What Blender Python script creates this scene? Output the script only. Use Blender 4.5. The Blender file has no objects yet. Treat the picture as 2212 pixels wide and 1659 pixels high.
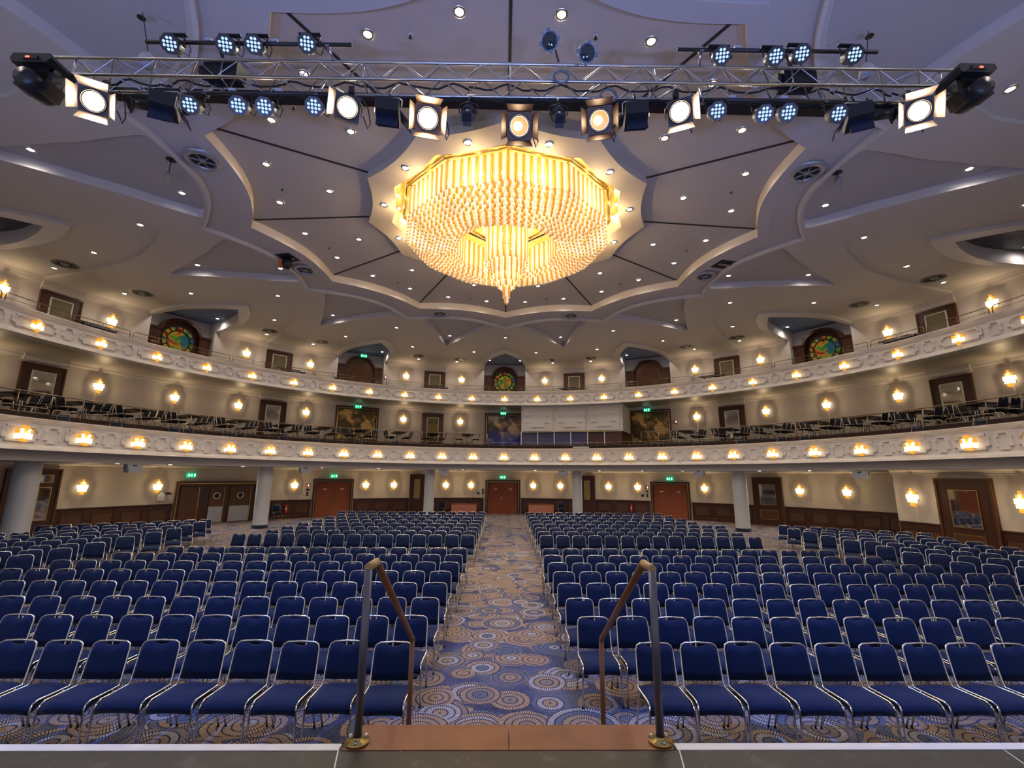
import bpy, math, random
from mathutils import Vector, Matrix, geometry
random.seed(7)
COL = bpy.context.scene.collection
PI = math.pi
R = math.radians
CY = 14.25          # the hall is laid out in rings about this point (0, CY)
def pol(r, t):
    return (r*math.sin(R(t)), CY + r*math.cos(R(t)))

# ------------------------------------------------------------------ materials
MATS = {}
def mat(name, col=(.8, .8, .8), rough=.6, metal=0., emit=None, es=0., spec=None, sheen=0., transl=0., noise=0., nscale=8., bump=0.):
    m = bpy.data.materials.new(name); m.use_nodes = True
    nt = m.node_tree; b = nt.nodes['Principled BSDF']
    b.inputs['Base Color'].default_value = (*col, 1); b.inputs['Roughness'].default_value = rough
    b.inputs['Metallic'].default_value = metal
    if spec is not None: b.inputs['Specular IOR Level'].default_value = spec
    if sheen: b.inputs['Sheen Weight'].default_value = sheen
    if emit:
        b.inputs['Emission Color'].default_value = (*emit, 1); b.inputs['Emission Strength'].default_value = es
        m.cycles.emission_sampling = 'NONE'
    if noise or bump:
        tc = nt.nodes.new('ShaderNodeTexCoord'); n = nt.nodes.new('ShaderNodeTexNoise')
        n.inputs['Scale'].default_value = nscale; n.inputs['Detail'].default_value = 4
        nt.links.new(tc.outputs['Object'], n.inputs['Vector'])
        if noise:
            r = nt.nodes.new('ShaderNodeMapRange'); r.inputs['To Min'].default_value = 1-noise; r.inputs['To Max'].default_value = 1+noise
            mx = nt.nodes.new('ShaderNodeVectorMath'); mx.operation = 'SCALE'; mx.inputs[0].default_value = col
            nt.links.new(n.outputs['Fac'], r.inputs['Value']); nt.links.new(r.outputs[0], mx.inputs['Scale'])
            nt.links.new(mx.outputs[0], b.inputs['Base Color'])
        if bump:
            bp = nt.nodes.new('ShaderNodeBump'); bp.inputs['Strength'].default_value = bump; bp.inputs['Distance'].default_value = .01
            nt.links.new(n.outputs['Fac'], bp.inputs['Height']); nt.links.new(bp.outputs[0], b.inputs['Normal'])
    MATS[name] = m; return m
mat('ceiling_plaster', (.60, .56, .53), .75, noise=.03, nscale=.6)
mat('ring_plaster', (.55, .525, .53), .7, noise=.03, nscale=.6)
mat('panel_plaster', (.52, .48, .44), .8, noise=.03, nscale=.5)
mat('cream_plaster', (.88, .78, .62), .6)
mat('tri_plaster', (.50, .48, .48), .8)
mat('alcove_blue', (.22, .28, .44), .7)
mat('wall_plaster', (.66, .60, .56), .65, noise=.025, nscale=1.2)
mat('wall_cream', (.66, .58, .47), .65, noise=.03, nscale=1.5, bump=.15)
mat('parapet_white', (.74, .70, .69), .5, noise=.02, nscale=2)
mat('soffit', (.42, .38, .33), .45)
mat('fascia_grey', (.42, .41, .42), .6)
mat('column_white', (.52, .54, .57), .5, noise=.02, nscale=3)
mat('dark_joint', (.02, .014, .012), .6)
mat('black', (.008, .008, .009), .5)
mat('black_gloss', (.010, .010, .011), .4)
mat('rubber', (.01, .01, .01), .8)
mat('chrome', (.72, .70, .66), .18, 1.)
mat('steel', (.55, .57, .62), .28, 1.)
mat('grey_tube', (.17, .17, .20), .4, .6)
mat('rail_bronze', (.35, .27, .20), .3, .9)
mat('brass', (.60, .42, .14), .28, 1.)
mat('brown_grip', (.22, .10, .045), .45, noise=.15, nscale=20)
mat('handle_tan', (.50, .33, .13), .45, noise=.15, nscale=20)
mat('carpet_dark', (.035, .018, .012), .9)
mat('curtain_tan', (.42, .30, .13), .8)
mat('mirror', (.75, .72, .68), .04, 1.)
mat('frame_white', (.75, .72, .62), .4)
mat('olive_panel', (.20, .17, .085), .5)
mat('red', (.55, .02, .015), .4)
mat('white_paint', (.75, .75, .73), .5)
mat('speaker_blue', (.36, .38, .46), .45)
mat('lamp_white', (.25, .21, .15), .3, emit=(1, .80, .46), es=.85)
mat('lamp_amber', (.30, .13, .015), .3, emit=(1, .42, .04), es=.33)
mat('down_lens', (1, 1, 1), .4, emit=(1, .97, .92), es=26.)
mat('small_bulb', (1, 1, .9), .4, emit=(1, .80, .42), es=30.)
mat('halogen', (1, .9, .7), .4, emit=(1, .78, .48), es=55.)
mat('halogen_soft', (.16, .08, .04), .4, emit=(1, .36, .10), es=.55)
mat('barn_brown', (.07, .035, .018), .5, .2)
mat('led_lens', (.45, .60, .95), .15, emit=(.40, .60, 1), es=.45)
mat('red_led', (1, .05, .05), .3, emit=(1, .05, .03), es=3)
mat('barn_dark', (.008, .014, .038), .35, .3)
mat('barn_lit', (.30, .26, .24), .45, .4)
mat('hatch_dark', (.02, .02, .025), .8)
mat('orange_plastic', (.8, .22, .03), .5)
mat('gold_leaf', (.46, .31, .08), .35, .45, noise=.35, nscale=14)
mat('exit_green', (.0, .22, .09), .5, emit=(.0, .45, .2), es=.6)
mat('exit_white', (.8, 1, .9), .5, emit=(.8, 1, .9), es=1.2)
mat('booth_glass', (.10, .09, .20), .15)
mat('door_label', (.75, .7, .85), .4)
mat('metal_plate', (.42, .44, .50), .35, .6)
mat('porthole_glass', (.02, .03, .04), .1)
mat('sprinkler', (.08, .07, .06), .5, .5)
mat('vent_plate', (.33, .31, .29), .5)
mat('hose_blue', (.10, .14, .20), .5)

def nodes(name):
    m = bpy.data.materials.new(name); m.use_nodes = True; MATS[name] = m
    nt = m.node_tree
    def N(t, **kw):
        n = nt.nodes.new('ShaderNode'+t)
        for k, v in kw.items(): setattr(n, k, v)
        return n
    def L(a, b): nt.links.new(a, b)
    def M(op, a, b=None, c=None):
        n = N('Math', operation=op)
        for i, v in enumerate((a, b, c)):
            if v is None: continue
            if isinstance(v, (int, float)): n.inputs[i].default_value = v
            else: L(v, n.inputs[i])
        return n.outputs[0]
    return m, nt, nt.nodes['Principled BSDF'], N, L, M
def ramp(N, L, fac, stops, interp='LINEAR'):
    r = N('ValToRGB'); cr = r.color_ramp; cr.interpolation = interp
    while len(cr.elements) < len(stops): cr.elements.new(.5)
    for e, (p, c) in zip(cr.elements, stops): e.position = p; e.color = (*c, 1)
    L(fac, r.inputs[0]); return r.outputs[0]
def mixc(N, L, fac, a, b):
    n = N('Mix', data_type='RGBA')
    for i, v in ((0, fac), (6, a), (7, b)):
        if isinstance(v, (int, float)): n.inputs[i].default_value = v
        elif isinstance(v, tuple): n.inputs[i].default_value = (*v, 1)
        else: L(v, n.inputs[i])
    return n.outputs[2]

def carpet():
    m, nt, b, N, L, M = nodes('carpet')
    tc = N('TexCoord')
    def layer(scale, off):
        mp = N('Mapping'); mp.inputs['Location'].default_value = (off, off*.7, 0); mp.inputs['Scale'].default_value = (1, 1, 0)
        L(tc.outputs['Object'], mp.inputs[0])
        v = N('TexVoronoi', voronoi_dimensions='2D'); v.inputs['Scale'].default_value = scale; v.inputs['Randomness'].default_value = .72
        L(mp.outputs[0], v.inputs['Vector'])
        d = M('DIVIDE', v.outputs['Distance'], scale)          # metres from the medallion's centre
        sub = N('VectorMath', operation='SUBTRACT'); L(mp.outputs[0], sub.inputs[0]); L(v.outputs['Position'], sub.inputs[1])
        sx = N('SeparateXYZ'); L(sub.outputs[0], sx.inputs[0])
        ang = M('ARCTAN2', sx.outputs[1], sx.outputs[0])
        sc = N('SeparateColor'); L(v.outputs['Color'], sc.inputs[0])
        wob = N('TexNoise'); wob.inputs['Scale'].default_value = 3.; L(tc.outputs['Object'], wob.inputs['Vector'])
        dd = M('ADD', d, M('MULTIPLY', M('SUBTRACT', wob.outputs['Fac'], .5), .05))
        ringi = M('FLOOR', M('MULTIPLY', dd, 12))
        rfr = M('FRACT', M('MULTIPLY', dd, 12))
        nsp = M('ADD', 22, M('MULTIPLY', ringi, 14))
        spoke = M('FRACT', M('MULTIPLY', M('ADD', M('DIVIDE', ang, 2*PI), .5), M('ROUND', nsp)))
        on = M('MULTIPLY', M('GREATER_THAN', rfr, .22), M('GREATER_THAN', M('ABSOLUTE', M('SUBTRACT', spoke, .5)), .20))
        rad = M('ADD', .18, M('MULTIPLY', sc.outputs[0], .30))
        ins = M('LESS_THAN', dd, rad)
        return M('MULTIPLY', on, ins), ringi, sc, ins, dd
    on1, ri1, sc1, in1, d1 = layer(1.15, 3.1)
    on2, ri2, sc2, in2, d2 = layer(1.8, 11.7)
    def tint(ri, sc):
        w = N('TexWhiteNoise', noise_dimensions='2D'); cb = N('CombineXYZ'); L(ri, cb.inputs[0]); L(sc.outputs[1], cb.inputs[1]); L(cb.outputs[0], w.inputs[0])
        return ramp(N, L, w.outputs['Value'], [(0, (.46, .31, .18)), (.36, (.30, .24, .20)), (.50, (.13, .16, .26)), (.66, (.48, .47, .50)), (.80, (.42, .30, .19))], 'CONSTANT')
    nz = N('TexNoise'); nz.inputs['Scale'].default_value = .9; nz.inputs['Detail'].default_value = 5; L(tc.outputs['Object'], nz.inputs['Vector'])
    base = ramp(N, L, nz.outputs['Fac'], [(.35, (.028, .036, .095)), (.5, (.045, .06, .15)), (.62, (.10, .11, .18))])
    fine = N('TexNoise'); fine.inputs['Scale'].default_value = 45; L(tc.outputs['Object'], fine.inputs['Vector'])
    c = mixc(N, L, in2, base, (.028, .034, .080))
    c = mixc(N, L, on2, c, tint(ri2, sc2))
    c = mixc(N, L, in1, c, (.028, .034, .080))
    c = mixc(N, L, on1, c, tint(ri1, sc1))
    # worn streaks of grey yarn
    st = M('MULTIPLY', M('GREATER_THAN', fine.outputs['Fac'], .55), .35)
    c = mixc(N, L, st, c, (.22, .21, .22))
    L(c, b.inputs['Base Color']); b.inputs['Roughness'].default_value = .95; b.inputs['Specular IOR Level'].default_value = .1
carpet()

def fabric(name, c1, c2):
    m, nt, b, N, L, M = nodes(name)
    tc = N('TexCoord'); s = N('SeparateXYZ'); L(tc.outputs['Object'], s.inputs[0])
    a = M('SINE', M('MULTIPLY', s.outputs[0], 390)); yz = M('ADD', s.outputs[1], s.outputs[2]); c = M('SINE', M('MULTIPLY', yz, 330))
    f = M('GREATER_THAN', M('MULTIPLY', a, c), .45)
    L(mixc(N, L, f, c1, c2), b.inputs['Base Color']); b.inputs['Roughness'].default_value = .85
    b.inputs['Sheen Weight'].default_value = .10; b.inputs['Specular IOR Level'].default_value = .15
fabric('seat_fabric', (.0055, .013, .052), (.016, .034, .10))
fabric('dark_fabric', (.012, .016, .032), (.025, .03, .05))

def wood(name, c1, c2, rough=.35, sx=1., sz=12., burl=False):
    m, nt, b, N, L, M = nodes(name)
    tc = N('TexCoord'); mp = N('Mapping'); mp.inputs['Scale'].default_value = (sx, sx, sz) if not burl else (9, 9, 9)
    L(tc.outputs['Object'], mp.inputs[0])
    n = N('TexNoise'); n.inputs['Scale'].default_value = 2.2; n.inputs['Detail'].default_value = 6; n.inputs['Distortion'].default_value = 2.2 if burl else .6
    L(mp.outputs[0], n.inputs['Vector'])
    L(ramp(N, L, n.outputs['Fac'], [(.3, c1), (.7, c2)]), b.inputs['Base Color']); b.inputs['Roughness'].default_value = rough
wood('dark_wood', (.040, .012, .006), (.085, .026, .012), .32, 14, 1)
wood('door_wood', (.07, .024, .010), (.13, .05, .02), .35, 14, 1)
wood('burl_wood', (.20, .040, .010), (.36, .09, .022), .55, burl=True)
wood('tread_wood', (.16, .042, .012), (.27, .085, .026), .35, 1.2, 16)
wood('desk_wood', (.40, .14, .08), (.52, .21, .13), .4, 1, 12)
wood('table_top', (.035, .015, .008), (.07, .03, .014), .3, 6, 1)

def cloudy(name, c1, c2, c3, scale, blue=None):
    m, nt, b, N, L, M = nodes(name)
    tc = N('TexCoord'); n = N('TexNoise'); n.inputs['Scale'].default_value = scale; n.inputs['Detail'].default_value = 9; n.inputs['Distortion'].default_value = .7
    L(tc.outputs['Object'], n.inputs['Vector'])
    c = ramp(N, L, n.outputs['Fac'], [(.40, c1), (.50, c2), (.57, c3)])
    if blue:
        s = N('SeparateXYZ'); L(tc.outputs['Object'], s.inputs[0])
        r = N('MapRange'); r.inputs['From Min'].default_value = 1.5; r.inputs['From Max'].default_value = .5; L(s.outputs[2], r.inputs['Value'])
        c = mixc(N, L, r.outputs[0], c, ramp(N, L, n.outputs['Fac'], [(.45, blue), (.60, (.25, .28, .5))]))
    L(c, b.inputs['Base Color']); b.inputs['Roughness'].default_value = .4; b.inputs['Metallic'].default_value = .25
cloudy('gold_cloud', (.09, .058, .014), (.20, .12, .03), (.75, .48, .16), 1.3)
cloudy('sky_cloud', (.09, .06, .06), (.26, .19, .15), (.65, .50, .34), 1.2, (.02, .06, .50))

def stained(name, seed):
    m, nt, b, N, L, M = nodes(name)
    tc = N('TexCoord'); mp = N('Mapping'); mp.inputs['Location'].default_value = (seed, seed, seed); L(tc.outputs['Object'], mp.inputs[0])
    n = N('TexNoise'); n.inputs['Scale'].default_value = 1.9; n.inputs['Detail'].default_value = 3; n.inputs['Distortion'].default_value = .8; L(mp.outputs[0], n.inputs['Vector'])
    c = ramp(N, L, n.outputs['Fac'], [(.30, (.01, .05, .25)), (.40, (.015, .14, .05)), (.47, (.10, .22, .02)), (.53, (.45, .27, .02)), (.60, (.36, .05, .01)), (.72, (.12, .01, .01))])
    L(c, b.inputs['Base Color']); b.inputs['Roughness'].default_value = .2
    L(c, b.inputs['Emission Color']); b.inputs['Emission Strength'].default_value = .10; m.cycles.emission_sampling = 'NONE'
stained('stained_glass', 1.3); stained('stained_glass_b', 5.6)

def rodmat(name, col, em, es):
    m = mat(name, col, .35, emit=em, es=es); nt = m.node_tree
    b = nt.nodes['Principled BSDF']; out = nt.nodes['Material Output']
    t = nt.nodes.new('ShaderNodeBsdfTranslucent'); t.inputs[0].default_value = (*col, 1)
    mx = nt.nodes.new('ShaderNodeMixShader'); mx.inputs[0].default_value = .35
    nt.links.new(b.outputs[0], mx.inputs[1]); nt.links.new(t.outputs[0], mx.inputs[2]); nt.links.new(mx.outputs[0], out.inputs[0])
rodmat('rod_clear', (.94, .91, .84), (1, .88, .66), .16)
rodmat('rod_amber', (.86, .52, .10), (1, .60, .12), .10)

def speckled():
    m, nt, b, N, L, M = nodes('stage_black')
    tc = N('TexCoord'); n = N('TexNoise'); n.inputs['Scale'].default_value = 7; n.inputs['Detail'].default_value = 8; L(tc.outputs['Object'], n.inputs['Vector'])
    v = N('TexNoise'); v.inputs['Scale'].default_value = 60; v.inputs['Detail'].default_value = 3; L(tc.outputs['Object'], v.inputs['Vector'])
    c = ramp(N, L, n.outputs['Fac'], [(.35, (.016, .015, .011)), (.62, (.026, .024, .018)), (.70, (.05, .05, .042))])
    c = mixc(N, L, M('GREATER_THAN', v.outputs['Fac'], .72), c, (.4, .4, .38))
    L(c, b.inputs['Base Color']); b.inputs['Roughness'].default_value = .5
speckled()
def grille():
    m, nt, b, N, L, M = nodes('grille')
    tc = N('TexCoord'); s = N('SeparateXYZ'); L(tc.outputs['Object'], s.inputs[0])
    f = M('MAXIMUM', M('GREATER_THAN', M('FRACT', M('MULTIPLY', s.outputs[0], 9)), .7), M('GREATER_THAN', M('FRACT', M('MULTIPLY', s.outputs[1], 9)), .7))
    L(mixc(N, L, f, (.012, .013, .018), (.16, .17, .19)), b.inputs['Base Color']); b.inputs['Roughness'].default_value = .6
grille()

# ------------------------------------------------------------------ mesh builder
class MB:
    def __init__(s): s.v = []; s.f = []; s.m = []; s.names = []; s.M = Matrix(); s.sm = []
    def mi(s, n):
        if n not in s.names: s.names.append(n)
        return s.names.index(n)
    def add(s, vs, fs, m, smooth=False):
        o = len(s.v); k = s.mi(m); M = s.M
        s.v += [tuple(M @ Vector(p)) for p in vs]
        for f in fs: s.f.append([o+i for i in f]); s.m.append(k); s.sm.append(smooth)
        return s
    def box(s, c, d, m, rot=None):
        x, y, z = (q/2 for q in d)
        vs = [Vector((sx*x, sy*y, sz*z)) for sz in (-1, 1) for sy in (-1, 1) for sx in (-1, 1)]
        if rot is not None: vs = [rot @ v for v in vs]
        vs = [v+Vector(c) for v in vs]
        return s.add(vs, [(0, 2, 3, 1), (4, 5, 7, 6), (0, 1, 5, 4), (2, 6, 7, 3), (0, 4, 6, 2), (1, 3, 7, 5)], m)
    def cyl(s, a, b, r, m, n=10, r2=None, caps=True, smooth=True):
        a = Vector(a); b = Vector(b); d = (b-a)
        if d.length < 1e-6: return s
        q = d.to_track_quat('Z', 'Y'); r2 = r if r2 is None else r2
        vs = []
        for k in range(n):
            t = 2*PI*k/n; u = q @ Vector((math.cos(t), math.sin(t), 0))
            vs += [a+u*r, b+u*r2]
        s.add(vs, [(2*k, 2*((k+1) % n), 2*((k+1) % n)+1, 2*k+1) for k in range(n)], m, smooth)
        if caps:
            o = len(s.v)-2*n; km = s.mi(m)
            s.f.append([o+2*k for k in range(n)][::-1]); s.m.append(km); s.sm.append(False)
            s.f.append([o+2*k+1 for k in range(n)]); s.m.append(km); s.sm.append(False)
        return s
    def tube(s, pts, r, m, n=6, closed=False):
        pts = [Vector(p) for p in pts]; N = len(pts); vs = []
        up = None
        for i, p in enumerate(pts):
            a = pts[i-1] if (i or closed) else p; b = pts[(i+1) % N] if (i < N-1 or closed) else p
            d = (b-a).normalized()
            if up is None:
                up = Vector((0, 0, 1)) if abs(d.z) < .9 else Vector((1, 0, 0))
            x = d.cross(up); 
            if x.length < 1e-4: x = d.orthogonal()
            x.normalize(); up = x.cross(d).normalized()
            for k in range(n):
                t = 2*PI*k/n; vs.append(p+(x*math.cos(t)+up*math.sin(t))*r)
        fs = []
        for i in range(N if closed else N-1):
            j = (i+1) % N
            for k in range(n): fs.append((i*n+k, i*n+(k+1) % n, j*n+(k+1) % n, j*n+k))
        if not closed: fs += [tuple(range(n))[::-1], tuple((N-1)*n+k for k in range(n))]
        return s.add(vs, fs, m, True)
    def lathe(s, prof, m, n=20, c=(0, 0, 0), axis='Z', smooth=True, caps=False):
        vs = []
        for r, z in prof:
            for k in range(n):
                t = 2*PI*k/n
                p = (r*math.cos(t), r*math.sin(t), z) if axis == 'Z' else (r*math.cos(t), z, r*math.sin(t))
                vs.append((p[0]+c[0], p[1]+c[1], p[2]+c[2]))
        fs = []
        for i in range(len(prof)-1):
            for k in range(n): fs.append((i*n+k, i*n+(k+1) % n, (i+1)*n+(k+1) % n, (i+1)*n+k))
        if caps: fs += [tuple(range(n)), tuple((len(prof)-1)*n+k for k in range(n))]
        return s.add(vs, fs, m, smooth)
    def prism(s, poly, y0, y1, m):          # polygon in local XZ, extruded along Y
        n = len(poly)
        vs = [(x, y0, z) for x, z in poly]+[(x, y1, z) for x, z in poly]
        return s.add(vs, [tuple(range(n)), tuple(range(2*n-1, n-1, -1))]+[(i, i+n, (i+1) % n+n, (i+1) % n) for i in range(n)], m)
    def arc(s, prof, t0, t1, m, step=1.5, closed=True, caps=True):     # profile (r, z) swept about the hall's centre
        n = max(1, int(math.ceil((t1-t0)/step))); k = len(prof); vs = []
        for i in range(n+1):
            t = t0+(t1-t0)*i/n
            for r, z in prof: x, y = pol(r, t); vs.append((x, y, z))
        fs = []
        for i in range(n):
            for j in range(k if closed else k-1):
                j2 = (j+1) % k; fs.append((i*k+j, i*k+j2, (i+1)*k+j2, (i+1)*k+j))
        if closed and caps: fs += [tuple(range(k)), tuple(n*k+j for j in range(k))[::-1]]
        return s.add(vs, fs, m)
    def mesh(s, name):
        me = bpy.data.meshes.new(name); me.from_pydata(s.v, [], s.f)
        for n in s.names: me.materials.append(MATS[n])
        me.polygons.foreach_set('material_index', s.m); me.polygons.foreach_set('use_smooth', s.sm); me.update()
        return me
    def obj(s, name, parent=None, **tags):
        o = bpy.data.objects.new(name, s.mesh(name)); COL.objects.link(o)
        if parent: o.parent = parent
        for k, v in tags.items(): o[k] = v
        return o
def thing(name, label, cat, loc=(0, 0, 0), rz=0, group=None):
    o = bpy.data.objects.new(name, None); COL.objects.link(o); o.empty_display_size = .1
    o.location = loc; o.rotation_euler = (0, 0, rz); o['label'] = label; o['category'] = cat
    if group: o['group'] = group
    return o
def dup(root, loc, rz, label, group=None):
    r = root.copy(); COL.objects.link(r); r.location = loc; r.rotation_euler = (0, 0, rz); r['label'] = label
    if group: r['group'] = group
    for ch in list(root.children):
        c = ch.copy(); COL.objects.link(c); c.parent = r
        for g in list(ch.children):
            d = g.copy(); COL.objects.link(d); d.parent = c
    return r
def struct(mb, name, **kw): return mb.obj(name, kind='structure', **kw)
def face(t): return PI-R(t)          # turns local +Y toward the hall's centre
ORD = ['zeroth', 'first', 'second', 'third', 'fourth', 'fifth', 'sixth', 'seventh', 'eighth', 'ninth', 'tenth', 'eleventh', 'twelfth', 'thirteenth', 'fourteenth', 'fifteenth', 'sixteenth', 'seventeenth', 'eighteenth', 'nineteenth', 'twentieth']
def lamp(kind, loc, power, color, parent=None, size=.1, rot=None, angle=None, blend=.6, name='light'):
    l = bpy.data.lights.new(name, kind); l.energy = power; l.color = color
    if kind in ('POINT', 'SPOT'): l.shadow_soft_size = size
    if kind == 'AREA': l.size = size
    if kind == 'SPOT': l.spot_size = R(angle or 120); l.spot_blend = blend
    o = bpy.data.objects.new(name, l); COL.objects.link(o); o.location = loc
    if rot: o.rotation_euler = rot
    if parent: o.parent = parent
    return o

def secname(c):
    c = (c+180) % 360-180
    return f'{"left" if c < 0 else "right"} side, '+{0: 'far end', 15: 'sector next to far axis', 45: 'second sector from far axis', 75: 'third sector from far axis', 105: 'fourth sector from far axis', 135: 'fifth sector from far axis', 165: 'sixth sector from far axis', 30: 'first arch from far axis', 60: 'second arch from far axis', 90: 'third arch from far axis', 120: 'fourth arch from far axis'}[abs(round(c))]
# ------------------------------------------------------------------ levels
ZRING, ZBASE, ZFIELD, ZTRI, ZALC = 10.87, 10.78, 10.88, 11.06, 11.28
ZST0, ZST1, ZPL, ZREC = 11.13, 11.34, 11.12, 11.75
RW = 20.35
def lerp(tab, x):
    if x <= tab[0][0]: return tab[0][1]
    for (a, p), (b, q) in zip(tab, tab[1:]):
        if x <= b: return p+(q-p)*(x-a)/(b-a)
    return tab[-1][1]
def scal(Rv, Rm, ph): return Rm+(Rv-Rm)*(abs(ph)/15.)**2      # ph = angle from the scallop's middle
FIELD = [(11.6, 0), (12.3, 4), (12.9, 5.8), (14., 8.7), (15., 10.), (16., 10.8), (17., 11.6), (18., 12.2), (20.35, 12.7)]
ALCO = [(14.5, 0), (15.2, 2.), (15.9, 3.3), (16.8, 4.4), (17.6, 5.), (18.5, 5.3), (19.5, 5.25), (20.35, 5.0)]
ALCI = [(15.4, 0), (16., 1.5), (16.7, 2.8), (17.4, 3.7), (18.1, 4.2), (19.3, 4.5), (20.95, 4.5)]
TRI = [(9.15, 13.2), (9.95, 10.8), (11.3, 6.), (12.8, 2.6), (14.4, 0)]
def ringout(ph): return scal(10.12, 8.95, ph)
def sector(t):
    k = math.floor((t+15)/30); return t-30*k                  # angle from the nearest alcove axis (-15..15)
def region(x, y):
    r = math.hypot(x, y-CY); t = math.degrees(math.atan2(x, y-CY)); a = sector(t); ph = 15-abs(a)   # ph from the scallop's middle
    if r < scal(3.9, 3.68, ph): return 'rec'
    if r < scal(4.68, 4.38, ph): return 'plate'
    if r < scal(8.575, 7.87, ph): return 'star'
    if r < ringout(ph)-.45 and r < scal(8.575, 7.87, ph)+.42: return 'ringin'
    if r < ringout(ph): return 'ring'
    if r < ringout(ph)+.09: return 'bead'
    if ringout(ph)+.2 < r < 14.4 and ph < lerp(TRI, r): return 'tri'
    if r > 15.4 and abs(a) < lerp(ALCI, r): return 'alc'
    if r > RW: return 'out'
    if r > 14.5 and abs(a) < lerp(ALCO, r): return 'almould'
    if r > 11.6 and abs(a) < lerp(FIELD, r): return 'field'
    return 'base'
LEV = dict(rec=(ZREC, 'gold_leaf'), plate=(ZPL, 'cream_soft'), ringin=(10.83, 'ring_plaster'), ring=(ZRING, 'ring_plaster'), bead=(ZBASE-.05, 'bead_white'), tri=(ZTRI, 'tri_plaster'),
           alc=(ZALC, 'alcove_blue'), almould=(ZBASE-.03, 'bead_white'), field=(ZFIELD, 'ceiling_plaster'), base=(ZBASE, 'ceiling_plaster'), star=(0, 'panel_plaster'))
mat('cream_soft', (.66, .57, .42), .6); mat('bead_white', (.68, .65, .65), .55)
def zof(reg, x, y):
    if reg == 'star':
        r = math.hypot(x, y-CY); return ZST0+(ZST1-ZST0)*max(0, min(1, (8.575-r)/(8.575-4.5)))
    return LEV[reg][0]
def ceiling():
    V = []; E = []; idx = {}
    def vert(r, t):
        x, y = pol(r, t); k = (round(x, 3), round(y, 3))
        if k not in idx: idx[k] = len(V); V.append(Vector((x, y)))
        return idx[k]
    def line(L):
        for a, b in zip(L, L[1:]):
            i, j = vert(*a), vert(*b)
            if i != j: E.append((i, j))
    st = 1.25
    for k in range(12):
        c = 30*k+15; phs = [-15+st*i for i in range(int(30/st)+1)]
        for f in (lambda p: scal(3.9, 3.68, p), lambda p: scal(4.68, 4.38, p), lambda p: scal(8.575, 7.87, p), lambda p: min(ringout(p)-.45, scal(8.575, 7.87, p)+.42), ringout, lambda p: ringout(p)+.09):
            line([(f(p), c+p) for p in phs])
        side = []
        for s in (-1, 1):
            pts = [(r, lerp(TRI, r)) for r in [ringout(12.2)+.2]+[9.95+.3*i for i in range(1, 15)]+[14.4] ]
            pts = [(r, h) for r, h in pts if r > ringout(min(h, 15))+.2-1e-6 or r > 10.]
            line([(r, c+s*h) for r, h in pts]); side.append(pts[0])
        h0 = side[0][1]; line([(ringout(p)+.2, c+p) for p in [-h0+h0*2*i/16 for i in range(17)]])
        line([(side[0][0], c-h0), (ringout(h0)+.2, c-h0)]); line([(side[0][0], c+h0), (ringout(h0)+.2, c+h0)])
        c = 30*k
        def outline(tab, r0, r1, dr):
            n = int((r1-r0)/dr)+1; rs = [r0+(r1-r0)*(i/n)**1.4 for i in range(n+1)]
            for s in (-1, 1): line([(r, c+s*lerp(tab, r)) for r in rs])
        outline(FIELD, 11.6, RW, .35); outline(ALCO, 14.5, RW, .3); outline(ALCI, 15.4, 20.95, .3)
        line([(RW, c-15+1.*i) for i in range(31)])
        line([(20.95, c-4.5+1.*i) for i in range(10)])
    vs, es, fs, *_ = geometry.delaunay_2d_cdt(V, E, [], 0, 1e-4)
    mb = MB(); cache = {}; edge = {}
    def key(reg, i):
        z = zof(reg, vs[i].x, vs[i].y); k = (i, round(z, 4))
        if k not in cache: cache[k] = len(mb.v); mb.v.append((vs[i].x, vs[i].y, z))
        return cache[k]
    for f in fs:
        cx = sum(vs[i].x for i in f)/len(f); cy = sum(vs[i].y for i in f)/len(f)
        if math.hypot(cx, cy-CY) > 20.95 or cy < -5: continue
        reg = region(cx, cy)
        if reg == 'out': continue
        ids = [key(reg, i) for i in f]
        mm = LEV[reg][1]
        if reg == 'alc' and abs(abs(math.degrees(math.atan2(cx, cy-CY)))-90) < 8: mm = 'grille'
        mb.f.append(ids[::-1]); mb.m.append(mb.mi(mm)); mb.sm.append(False)
        for n in range(len(f)):
            a, b = f[n], f[(n+1) % len(f)]
            edge.setdefault((min(a, b), max(a, b)), []).append(reg)
    WM = {'star': 'cream_plaster', 'rec': 'gold_leaf', 'plate': 'panel_plaster', 'alc': 'bead_white', 'tri': 'bead_white', 'bead': 'bead_white', 'field': 'ceiling_plaster', 'base': 'ceiling_plaster', 'ring': 'ring_plaster', 'ringin': 'ring_plaster', 'almould': 'bead_white'}
    for (a, b), rg in edge.items():
        if len(rg) == 2 and rg[0] != rg[1]:
            r1, r2 = rg; za = [zof(r, vs[a].x, vs[a].y) for r in rg]
            if abs(za[0]-za[1]) < .002 and abs(zof(r1, vs[b].x, vs[b].y)-zof(r2, vs[b].x, vs[b].y)) < .002: continue
            hi = r1 if za[0] > za[1] else r2
            mm = WM[hi]
            if 'rec' in rg: mm = 'cream_plaster'
            elif 'star' in rg and 'plate' in rg: mm = 'panel_plaster'
            mb.f.append([key(r1, a), key(r1, b), key(r2, b), key(r2, a)]); mb.m.append(mb.mi(mm)); mb.sm.append(False)
    return struct(mb, 'ceiling', label='grey-beige plaster ceiling with a twelve-pointed star and pointed arches')
ceiling()
# gold coffer over the chandelier
mb = MB()
mb.arc([(3.45, ZREC-.12), (3.56, ZREC-.12), (3.56, ZREC-.06), (3.45, ZREC-.06)], -180, 180, 'gold_leaf', 15, caps=False)
struct(mb, 'trim_1', label='gold ring on the ceiling above the chandelier')
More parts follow.
